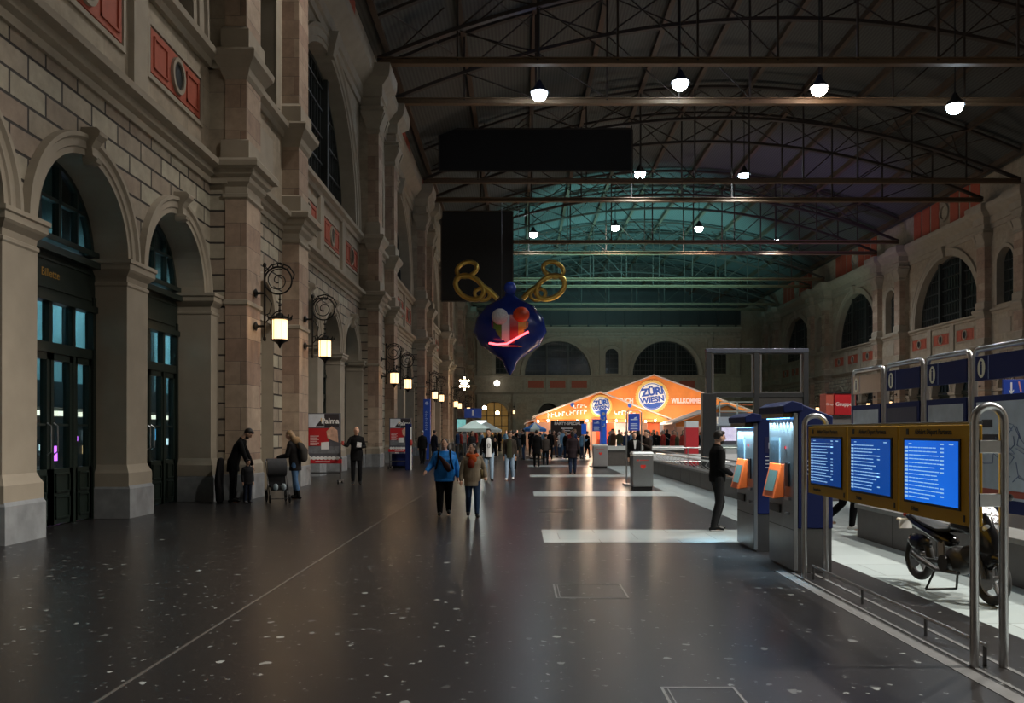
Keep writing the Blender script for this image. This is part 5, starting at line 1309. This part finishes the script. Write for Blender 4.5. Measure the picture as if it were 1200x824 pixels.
    for s in (-1, 1):
        d = (wr[s]-el[s]).normalized(); fw = V((0, -1, 0)); side = V((s, 0, 0))
        side = (side-d*side.dot(d)).normalized(); pn_ = d.cross(side).normalized()
        pe = wr[s]+d*.085
        b.chain([wr[s], wr[s]+d*.04, pe], [(.026, .02), (.020, .038), (.017, .040)], 12, up=side.cross(d), rnd=True)
        if near:
            curl = V((-s*.3, -.1, 0))
            for j, ln in enumerate((.062, .074, .070, .055)):
                o_ = pn_*(-.030+.020*j); p0 = pe+o_*1.0-d*.01; dd = (d+curl*.35).normalized(); d2 = (d+curl*1.2).normalized()
                b.chain([p0, p0+d*ln*.45, p0+d*ln*.45+dd*ln*.35, p0+d*ln*.45+dd*ln*.35+d2*ln*.3], [.0095, .009, .0085, .007], 8, rnd=True)
            tb = wr[s]+d*.03+pn_*(-.028); td = (d*.75-pn_*.6).normalized()
            b.chain([tb, tb+td*.035, tb+td*.03+d*.035], [.013, .011, .009], 8, rnd=True)
        else: b.chain([pe, pe+d*.07], [(.012, .036), (.008, .025)], 8, up=side.cross(d), rnd=True)
    for s in (-1, 1): b.chain([an[s], an[s]+V((0, -.05, -.05)), an[s]+V((0, -.15, -.062))], [.036, .034, .026], 10, rnd=True)
    out['body'] = remeshed(b, 'body', o['skin'], vox*.7 if near else vox, 2)
    # --- clothes
    hem = o.get('hem', .82); b = MB()
    e = o.get('bulk', .022); torso(b, e, hem, 1.465, o.get('flare', .04)); arm(b, e*.75, .93)
    if o.get('collar', 1): b.chain([T(0, .015, 1.44), T(0, .0, 1.50)], [(.075, .082), (.068, .074)], 14, up=(0, 1, 0))
    out['jacket'] = remeshed(b, 'jacket', o['jacket'], vox, 3)
    b = MB(); legs(b, .014); b.ell((0, 0, .90), (.168*fat, .125*fat, .12), 18, 10); out['trousers'] = remeshed(b, 'trousers', o['trousers'], vox, 3)
    b = MB()
    for s in (-1, 1):
        a = an[s]; dz = -.045
        yaw = V((0, -1, 0)); tip = a+V((s*.01, -.175, dz-.005)); heel = a+V((0, .045, dz-.005))
        if g('toe', {}).get(s): tip = a+V(g('toe')[s])
        b.chain([heel, a+V((0, -.0, dz+.01)), a+(tip-a)*.55+V((0, 0, .0)), tip], [(.035, .036), (.045, .043), (.036, .048), (.026, .040)], 12, up=(0, 0, 1), rnd=True)
        if o.get('boots'): b.chain([a+V((0, 0, 0)), a+(kn[s]-a)*.55], [.052, .062], 12, rnd=True)
    out['shoes'] = remeshed(b, 'shoes', o['shoes'], max(vox, .009), 1)
    # hair
    if o.get('hair'):
        b = MB(); st = o.get('style', 'short')
        if st == 'bald': b.ell(H((0, .045, -.02)), (.078, .062, .06), 14, 8, R)
        else:
            b.ell(H((0, .022, .028)), (.083, .092, .100), 18, 12, R)
            if st == 'short': b.ell(H((0, -.03, .085)), (.068, .062, .035), 14, 8, R)
            if st in ('long', 'bun', 'bob'): b.ell(H((0, .05, -.03)), (.085, .065, .11), 14, 8, R)
            if st == 'long': b.chain([H((0, .06, 0)), H((0, .10, -.14)), H((0, .12, -.28))], [(.07, .08), (.05, .09), (.025, .06)], 12, up=(0, 1, 0), rnd=True)
        out['hair'] = remeshed(b, 'hair', o['hair'], vox, 1)
    info = dict(T=T, H=H, sh=sh, el=el, wr=wr, hc=hc, R=R, an=an)
    return out, info
def person(x, y, rz, h, pose, o, lab, vox=.009, group=None, extra=None):
    t = thing('person', lab, 'person', (x, y, 0), rz, group); ms, inf = person_meshes(pose, o, vox)
    k = h/1.75; t.scale = (k, k, k)
    body = None
    for n, me in ms.items():
        ob = link(n, me, t)
    if vox <= .012:
        b = MB()
        for s in (-1, 1): b.ell(inf['H']((s*.03, -.083, .012)), (.012, .008, .007), 8, 6, inf['R'])
        b.build('eyes', mat('eye_dark', (.02, .015, .012), .2), t, smooth=True)
        if o.get('beard'):
            b = MB(); b.ell(inf['H']((0, -.032, -.072)), (.055, .062, .05), 14, 8, inf['R']); b.build('beard', o['hair'], t, smooth=True)
    if extra: extra(t, inf)
    return t
C = lambda n, c, r=.85: mat(n, c, r, noise=.18, nscale=14, spec=.12)
JBLK = C('black_cloth', (.006, .006, .0065)); TBLK = C('black_trousers', (.005, .005, .006)); DEN = C('light_denim', (.28, .38, .50)); DEND = C('dark_denim', (.03, .055, .11)); SHB = C('black_shoes', (.012, .012, .012), .4); SHW = C('white_shoes', (.6, .6, .6), .5)
W1 = {-1: ((-.10, -.10, .49), (-.10, -.14, .09)), 1: ((.09, -.01, .485), (.09, .16, .11))}       # mid-stride
W2 = {-1: ((-.09, -.01, .485), (-.09, .16, .11)), 1: ((.10, -.10, .49), (.10, -.14, .09))}
# --- woman in the blue jacket
def x1(t, i):
    b = MB(); b.chain([i['T'](-.13, -.20, 1.36), i['T'](-.03, -.255, 1.25), i['T'](.06, -.285, 1.12), i['T'](.10, -.285, 1.03)], [(.02, .03), (.03, .045), (.05, .075), (.03, .05)], 12, up=(0, 1, 0), rnd=True); b.build('crossbody_bag', C('dark_leather', (.035, .014, .012), .45), t, smooth=True)
    for s in (-1, 1):
        b = MB(); b.chain([i['T'](s*.12, .15, 1.40), i['T'](s*.13, .0, 1.485), i['T'](s*.135, -.16, 1.41), i['T'](s*.15, -.235, 1.22), i['T'](s*.19, -.21, 1.08), i['T'](s*.20, .12, 1.0)], (.022), 8, up=(0, 1, 0)); b.build('backpack_strap', JBLK, t)
    b = MB(); b.chain([i['T'](0, .2, 1.42), i['T'](0, .24, 1.2), i['T'](0, .2, .98)], [(.07, .12), (.1, .15), (.08, .13)], 14, up=(0, 1, 0), rnd=True); b.build('backpack', JBLK, t, smooth=True)
BLUJ = C('bright_blue_shell', (.02, .20, .62), .45)
person(-1.50, 16.5, .08, 1.52, dict(fat=1.32, head=(.05, -.15), legs=W1, aR=((-.12, -.02, -.25), (-.10, -.17, -.12)), aL=((.09, .03, -.27), (.03, -.08, -.24))),
       dict(skin=SKIN, jacket=BLUJ, trousers=TBLK, shoes=SHB, hair=HAIRD, style='long', hem=.78, bulk=.03), 'person in a bright blue jacket and black trousers walking with a dark crossbody bag', .009, None, x1)
def x2(t, i):
    b = MB(); b.tube([tuple(i['T'](.105*math.cos(a), .085*math.sin(a)-.015, 1.46+.02*math.sin(a))) for a in [2*PI*j/18 for j in range(18)]], .05, 10, True)
    b.ell(i['T'](.0, -.13, 1.36), (.10, .06, .10), 14, 8); b.build('scarf', C('orange_scarf', (.40, .07, .015), .8), t, smooth=True)
    b = MB(); b.ell(i['T'](-.04, -.16, 1.27), (.09, .07, .11), 14, 8); b.build('red_bag', C('rust_red_cloth', (.22, .03, .015), .8), t, smooth=True)
    b = MB(); b.ell(i['T'](.23, .05, 1.02), (.07, .12, .12), 14, 8); b.build('shoulder_bag', C('olive_bag', (.22, .17, .08), .7), t, smooth=True)
BEI = C('beige_jacket', (.26, .21, .15)); 
person(-.93, 16.15, .12, 1.43, dict(fat=1.08, head=(-.08, -.9), legs=W2, aR=((-.08, .0, -.27), (-.02, -.06, -.24)), aL=((.11, .05, -.24), (.02, -.12, -.19))),
       dict(skin=SKIN, jacket=BEI, trousers=DEND, shoes=SHB, hair=HAIRD, style='bun', hem=.74, bulk=.03, boots=1), 'person in a beige jacket with orange scarf and jeans, walking beside the blue jacket', .009, None, x2)
# --- two young men walking up behind
def tee(col_):
    def f(t, i):
        b = MB(); rows = []
        for z, w_ in ((.80, .10), (.95, .09), (1.1, .085), (1.25, .085), (1.36, .075), (1.44, .045)):
            yy = -(.150 if z < 1.4 else .115) if col_ is WHITE else -.148
            rows.append([tuple(i['T'](x, yy*(1-.22*(x/.14)**2)+dy, z)) for x, dy in ((-w_, 0), (-w_/2, -.004), (0, -.006), (w_/2, -.004), (w_, 0), (w_, .06), (-w_, .06))])
        b.ringloft(rows); b.build('t_shirt', col_, t, smooth=True)
        if col_ is WHITE:
            b = MB(); b.tube([tuple(i['T'](.04*math.cos(a), -.162, 1.18+.07*math.sin(a))) for a in [2*PI*j/16 for j in range(16)]], .006, 5, True); b.build('shirt_print', JBLK, t)
    return f
person(-1.07, 27.9, .1, 1.76, dict(head=(-.05, -.5), legs={-1: W2[-1], 1: W2[1]}, aL=((.07, -.02, -.27), (-.02, -.16, .20)), aR=((-.08, .03, -.27), (-.02, -.08, -.24))),
       dict(skin=SKIND, jacket=JBLK, trousers=DEN, shoes=SHB, hair=HAIRD, hem=.76), 'person in white printed t-shirt, open black jacket and ripped light jeans', .011, None, tee(WHITE))
person(-.36, 28.3, -.1, 1.68, dict(head=(-.02, .8), legs=W1), dict(skin=SKIND, jacket=C('dark_brown_jacket', (.035, .028, .022)), trousers=DEN, shoes=SHW, hair=HAIRD, hem=.80),
       'person in dark brown jacket, light ripped jeans and white shoes', .011, None, tee(C('olive_shirt', (.05, .05, .03))))
# --- family at the left pier
def x5(t, i):
    b = MB(); b.chain([i['T'](-.1, .06, 1.4), i['T'](.0, -.05, 1.30)], .01, 6); b.build('strap', STEELD, t)
    MB().chain([(-.05, .26, .95), (-.05, .3, .5), (-.05, .28, .06)], [(.07, .17), (.09, .2), (.08, .19)], 14, up=(0, 1, 0), rnd=True).build('hanging_coat', C('black_long_coat', (.012, .011, .012)), t, smooth=True)
person(-6.72, 19.55, PI/2+.15, 1.80, dict(lean=.38, head=(.55, 0), aR=((.0, -.1, -.28), (.02, -.10, -.24)), aL=((.02, -.12, -.27), (.0, -.10, -.24))),
       dict(skin=SKIND, jacket=JBLK, trousers=TBLK, shoes=SHB, hair=HAIRD, beard=1, hem=.70), 'bearded person in black bending down towards a child beside the stone pier', .010, None, x5)
person(-6.30, 19.3, .9, 1.02, dict(fat=1.15, head=(.1, .3)), dict(skin=SKIND, jacket=C('charcoal_coat', (.018, .018, .02)), trousers=C('navy_trousers', (.015, .02, .035)), shoes=C('grey_shoes', (.12, .12, .13), .5), hair=HAIRD, hem=.75), 'small child in dark coat standing in front of the bending person', .012)
FUR = C('tan_fur', (.34, .22, .12), .95)
def x6(t, i):
    b = MB(); b.ell(i['T'](0, .10, 1.47), (.13, .12, .12), 16, 10); b.ell(i['T'](0, .18, 1.38), (.11, .08, .12), 14, 8); b.build('fur_hood', FUR, t, smooth=True)
    b = MB(); b.chain([i['T'](.02, .2, 1.40), i['T'](.02, .27, 1.22), i['T'](.02, .24, 1.02)], [(.06, .11), (.1, .15), (.09, .14)], 14, up=(0, 1, 0), rnd=True); b.build('backpack', C('olive_backpack', (.05, .045, .04)), t, smooth=True)
person(-5.52, 20.5, -PI/2-.1, 1.70, dict(lean=.15, head=(.25, 0), aR=((-.02, -.08, -.27), (.02, -.24, -.06)), aL=((.02, -.08, -.27), (-.02, -.24, -.06)), legs={-1: ((-.09, -.05, .49), (-.09, -.02, .09)), 1: ((.09, .03, .49), (.09, .12, .09))}),
       dict(skin=SKIN, jacket=C('dark_parka', (.02, .018, .018)), trousers=C('mid_denim', (.10, .19, .34)), shoes=SHB, hair=HAIRB, style='long', hem=.72, boots=1, bulk=.03), 'person with fur hood, blue jeans and backpack leaning over a stroller', .010, None, x6)
# stroller
sr = thing('stroller', 'dark stroller with pale seat patches beside the fur-hooded person', 'stroller', (-5.66, 19.5, 0), math.radians(25))
for x in (-.22, .22):
    for y, r_ in ((.24, .13), (-.3, .09)):
        b = MB(); b.tube([(x, y+r_*math.cos(a), r_+.012+r_*math.sin(a)) for a in [2*PI*j/20 for j in range(20)]], .016, 8, True); b.lathe([(.001, -.015), (.03, -.015), (.03, .015), (.001, .015)], (x, y, r_+.012), 10, 'x')
        for j in range(6): a = PI*j/3; b.chain([(x, y, r_+.012), (x, y+r_*math.cos(a), r_+.012+r_*math.sin(a))], .005, 4)
        b.build('wheel', TYRE, sr, smooth=True)
b = MB()
for x in (-.22, .22): b.tube([(x, -.3, .11), (x, 0, .45), (x, .4, .98)], .012); b.tube([(x, .24, .14), (x, 0, .45)], .012)
b.tube([(-.22, .4, .98), (.22, .4, .98)], .014); b.tube([(-.22, -.3, .11), (.22, -.3, .11)], .012); b.build('frame', STEELD, sr, smooth=True)
b = MB(); b.ringloft([[(-.2, y, z), (.2, y, z), (.2, y+.03, z+.05), (-.2, y+.03, z+.05)] for y, z in ((-.32, .3), (-.22, .36), (.05, .36), (.14, .45), (.26, .86))]); b.build('seat', C('black_stroller_cloth', (.015, .015, .016)), sr, smooth=True)
b = MB(); b.ringloft([[(x, .24-.16*math.sin(a)*1.3, .80+.22*math.cos(a)) for x in (-.22, 0, .22)]+[(x, .24-.14*math.sin(a)*1.3, .78+.2*math.cos(a)) for x in (.22, 0, -.22)] for a in [PI*.95*j/8-.3 for j in range(9)]]); b.build('canopy', C('grey_stroller_cloth', (.07, .07, .075)), sr, smooth=True)
b = MB(); b.ell((-.09, -.27, .37), (.06, .08, .09), 12, 8); b.ell((.09, -.27, .37), (.06, .08, .09), 12, 8); b.build('pale_footmuff', C('pale_blue_cloth', (.35, .42, .46)), sr, smooth=True)
# --- man with cup by the glass doors
def x7(t, i):
    b = MB(); w = i['wr'][-1]; b.lathe([(.03, -.05), (.04, .06), (.043, .062), (.04, .065)], w+V((0, -.09, .02)), 14); b.build('paper_cup', C('red_paper_cup', (.5, .10, .08), .5), t)
    b = MB(); w = i['wr'][1]; b.ringloft([[(w.x-.12, w.y-.1, w.z-.02), (w.x+.02, w.y-.12, w.z-.02), (w.x+.03, w.y-.13, w.z+.12), (w.x-.10, w.y-.11, w.z+.14)], [(w.x-.12, w.y-.105, w.z-.02), (w.x+.02, w.y-.125, w.z-.02), (w.x+.03, w.y-.135, w.z+.12), (w.x-.10, w.y-.115, w.z+.14)]]); b.build('paper_sheet', WHITE, t)
person(-5.12, 26.1, .2, 1.82, dict(head=(.12, .2), aR=((-.12, -.06, -.22), (-.12, -.16, .06)), aL=((.08, -.04, -.26), (-.12, -.20, .02))), dict(skin=SKIN, jacket=JBLK, trousers=TBLK, shoes=SHB, hair=HAIRG, style='bald', hem=.72), 'bald person in long black coat holding a red cup and a paper', .010, None, x7)
# --- man in black at the right
def x8(t, i):
    b = MB()
    for s in (-1, 1): a = i['an'][s]; b.chain([a+V((0, .05, -.075)), a+V((0, -.17, -.078))], [(.012, .046), (.012, .040)], 12, up=(0, 0, 1), rnd=True)
    b.build('white_soles', SHW, t, smooth=True)
person(3.28, 13.94, PI/2+.1, 1.68, dict(head=(.12, 0), aR=((-.03, .0, -.28), (.02, -.20, -.12)), aL=((.05, .02, -.28), (-.02, -.22, -.10)), legs={-1: ((-.08, .0, .49), (-.08, .10, .09)), 1: ((.08, -.10, .49), (.08, .02, .09))}),
       dict(skin=SKIN, jacket=JBLK, trousers=C('charcoal_trousers', (.016, .016, .017)), shoes=SHB, hair=HAIRD, beard=1, hem=.85), 'bearded person all in black with white-soled sneakers, standing at the farther ticket machine', .008, None, x8)
# --- runner behind the display
person(5.35, 13.8, PI/2-.2, 1.68, dict(lean=.12, legs={-1: ((-.09, -.14, .52), (-.09, -.10, .12)), 1: ((.09, .02, .48), (.09, .30, .20))}, toe={1: (0, -.1, -.13)}, aR=((-.04, .12, -.25), (0, -.12, -.2)), aL=((.04, -.1, -.26), (0, -.2, -.12))),
       dict(skin=SKIN, jacket=C('dark_grey_jacket', (.03, .03, .032)), trousers=TBLK, shoes=SHW, hair=HAIRD, hem=.8), 'striding person mostly hidden behind the yellow display, one sneaker showing', .012)
# --- mid distance
def far(px, y, h, rz, jc, tc, lab, pose=None, hem=.8, hair=HAIRD, shoes=SHB, style='short', vox=.014, group=None, ex=None, boots=0):
    return person((px-610)*y/F, y, rz, h, pose or dict(legs=random.choice((W1, W2))), dict(skin=random.choice((SKIN, SKIND)), jacket=jc, trousers=tc, shoes=shoes, hair=hair, hem=hem, style=style, boots=boots), lab, vox, group, ex)
far(629, 39, 1.74, PI, JBLK, TBLK, 'person in black coat seen from behind, walking left of the dark-coated figure', hem=.62)
def bag(t, i): MB().ell((-.26, .05, .92), (.07, .14, .12), 12, 8).build('handbag', JBLK, t, smooth=True)
far(671, 32.3, 1.68, PI, C('dark_plum_coat', (.022, .015, .018)), C('dark_navy_trousers', (.015, .022, .045)), 'person in dark plum coat with handbag walking away, nearest figure to the bins', hem=.66, ex=bag, pose=dict(fat=1.12, legs=W1), style='bob')
def shirt(t, i): MB().prism([tuple(i['T'](x, -.15, z)) for x, z in ((-.05, 1.44), (.05, 1.44), (.02, 1.15), (-.02, 1.15))], (0, .03, 0)).build('white_shirt', WHITE, t)
far(743, 27.5, 1.66, .1, JBLK, TBLK, 'person in dark jacket with white shirt standing right behind the nearer bin', ex=shirt, pose={})
far(759, 27.0, 1.72, -1.2, C('dark_brown_coat', (.025, .018, .015)), TBLK, 'person in dark brown coat facing left behind the nearer bin', pose=dict(aL=((.05, -.05, -.25), (-.05, -.18, .12))), hem=.7)
far(639.5, 41, 1.55, PI, C('grey_brown_jacket', (.06, .05, .045)), TBLK, 'slim person in grey-brown jacket just right of the black coat seen from behind')
far(495, 42, 1.72, PI+.4, JBLK, TBLK, 'person in black with pale cap near the blue pylon', hair=HAIRG)
far(509, 43, 1.74, 2.4, C('very_dark_blue_coat', (.012, .014, .025)), C('navy_trousers', (.015, .02, .035)), 'person in very dark blue coat beside the one with the pale cap', hem=.65)
far(553, 41, 1.70, .6, C('black_grey_coat', (.02, .02, .022)), TBLK, 'person with long hair in dark coat in front of the white parasols', style='long')
far(601, 36, 1.72, PI, JBLK, TBLK, 'person in black walking away between the two men in light jeans')
# --- the crowd before the tents: a few meshes, copied one by one
proto = []
for k_, (ps, hem, stl) in enumerate(((dict(legs=W1), .8, 'short'), (dict(legs=W2, aL=((.06, -.04, -.26), (-.03, -.2, .05))), .72, 'long'), (dict(), .66, 'bob'), (dict(aR=((-.07, -.1, -.24), (.03, -.18, .14))), .8, 'short'))):
    ms, _ = person_meshes(ps, dict(skin=SKIN, jacket=JBLK, trousers=TBLK, shoes=SHB, hair=HAIRD, hem=hem, style=stl), .026); proto.append(ms)
JC = [('black', JBLK), ('dark blue', C('crowd_navy', (.02, .04, .10))), ('light blue', C('crowd_light_blue', (.18, .34, .50))), ('grey', C('crowd_grey', (.11, .11, .12))), ('white', C('crowd_white', (.48, .48, .47))), ('brown', C('crowd_brown', (.10, .05, .03))), ('red', C('crowd_red', (.32, .04, .03))), ('olive', C('crowd_olive', (.07, .07, .04)))]
TC = [TBLK, DEND, C('crowd_jeans', (.10, .18, .30)), TBLK, C('crowd_khaki', (.15, .12, .08))]
rnd = random.Random(21)
TAKEN = [(o.location.x, o.location.y) for o in COL.objects if o.parent is None and o.get('category') == 'person']+[(-2.55, 46), (-2.15, 52), (.85, 50), (1.1, 50.4), (.4, 49.8), (4.45, 45), (3.6, 47.5), (-4.1, 58)]
def crowd_person(px, y, where):
    for q in range(60):
        x = (px-610)*y/F
        if all((x-a)**2+(y-b_)**2 > .62 for a, b_ in TAKEN) and not (1.9 < x < 4.7 and y > 57.6) and not (5.3 < x < 6.9 and y > 60): break
        px += rnd.uniform(-4, 4); y = max(45.5, y+rnd.uniform(-2, 1.6))
    if any((((px-610)*y/F-a)**2+(y-b_)**2)**.5 < rr for a, b_, rr in ((-2.55, 46, 1.7), (-2.15, 52, 1.8), (.85, 50, 1.2))): return
    TAKEN.append(((px-610)*y/F, y))
    ms = rnd.choice(proto); jn, jm = rnd.choice(JC) if rnd.random() > .18 else JC[0]; h = rnd.uniform(1.6, 1.84)
    t = thing('person', 'person in %s jacket %s' % (jn, where), 'person', ((px-610)*y/F, y, 0), rnd.uniform(-PI, PI), '%s-jacketed people %s' % (jn, where)); t.scale = (h/1.75,)*3
    tm_ = rnd.choice(TC); hm = rnd.choice((HAIRD, HAIRD, HAIRB, HAIRG))
    for n, me in ms.items():
        o_ = link(n, me, t)
        m = {'jacket': jm, 'trousers': tm_, 'hair': hm}.get(n)
        if m: o_.material_slots[0].link = 'OBJECT'; o_.material_slots[0].material = m
for i in range(15): crowd_person(612+i*5.4+rnd.uniform(-1.5, 1.5), rnd.uniform(47, 57), 'in the crowd before the stall and front tent')
for i in range(36): crowd_person(714+i*3.1+rnd.uniform(-1.5, 1.5), rnd.uniform(46, 60), 'in the crowd behind the stairwell rail')
for i in range(14): crowd_person(536+i*5.6+rnd.uniform(-2, 2), rnd.uniform(50, 72), 'in the dim crowd around the parasols')
# soft daylight-less night: almost no ambient light
w = bpy.data.worlds.new('night'); SC.world = w; w.use_nodes = True
w.node_tree.nodes['Background'].inputs[0].default_value = (.5, .6, .8, 1); w.node_tree.nodes['Background'].inputs[1].default_value = .02
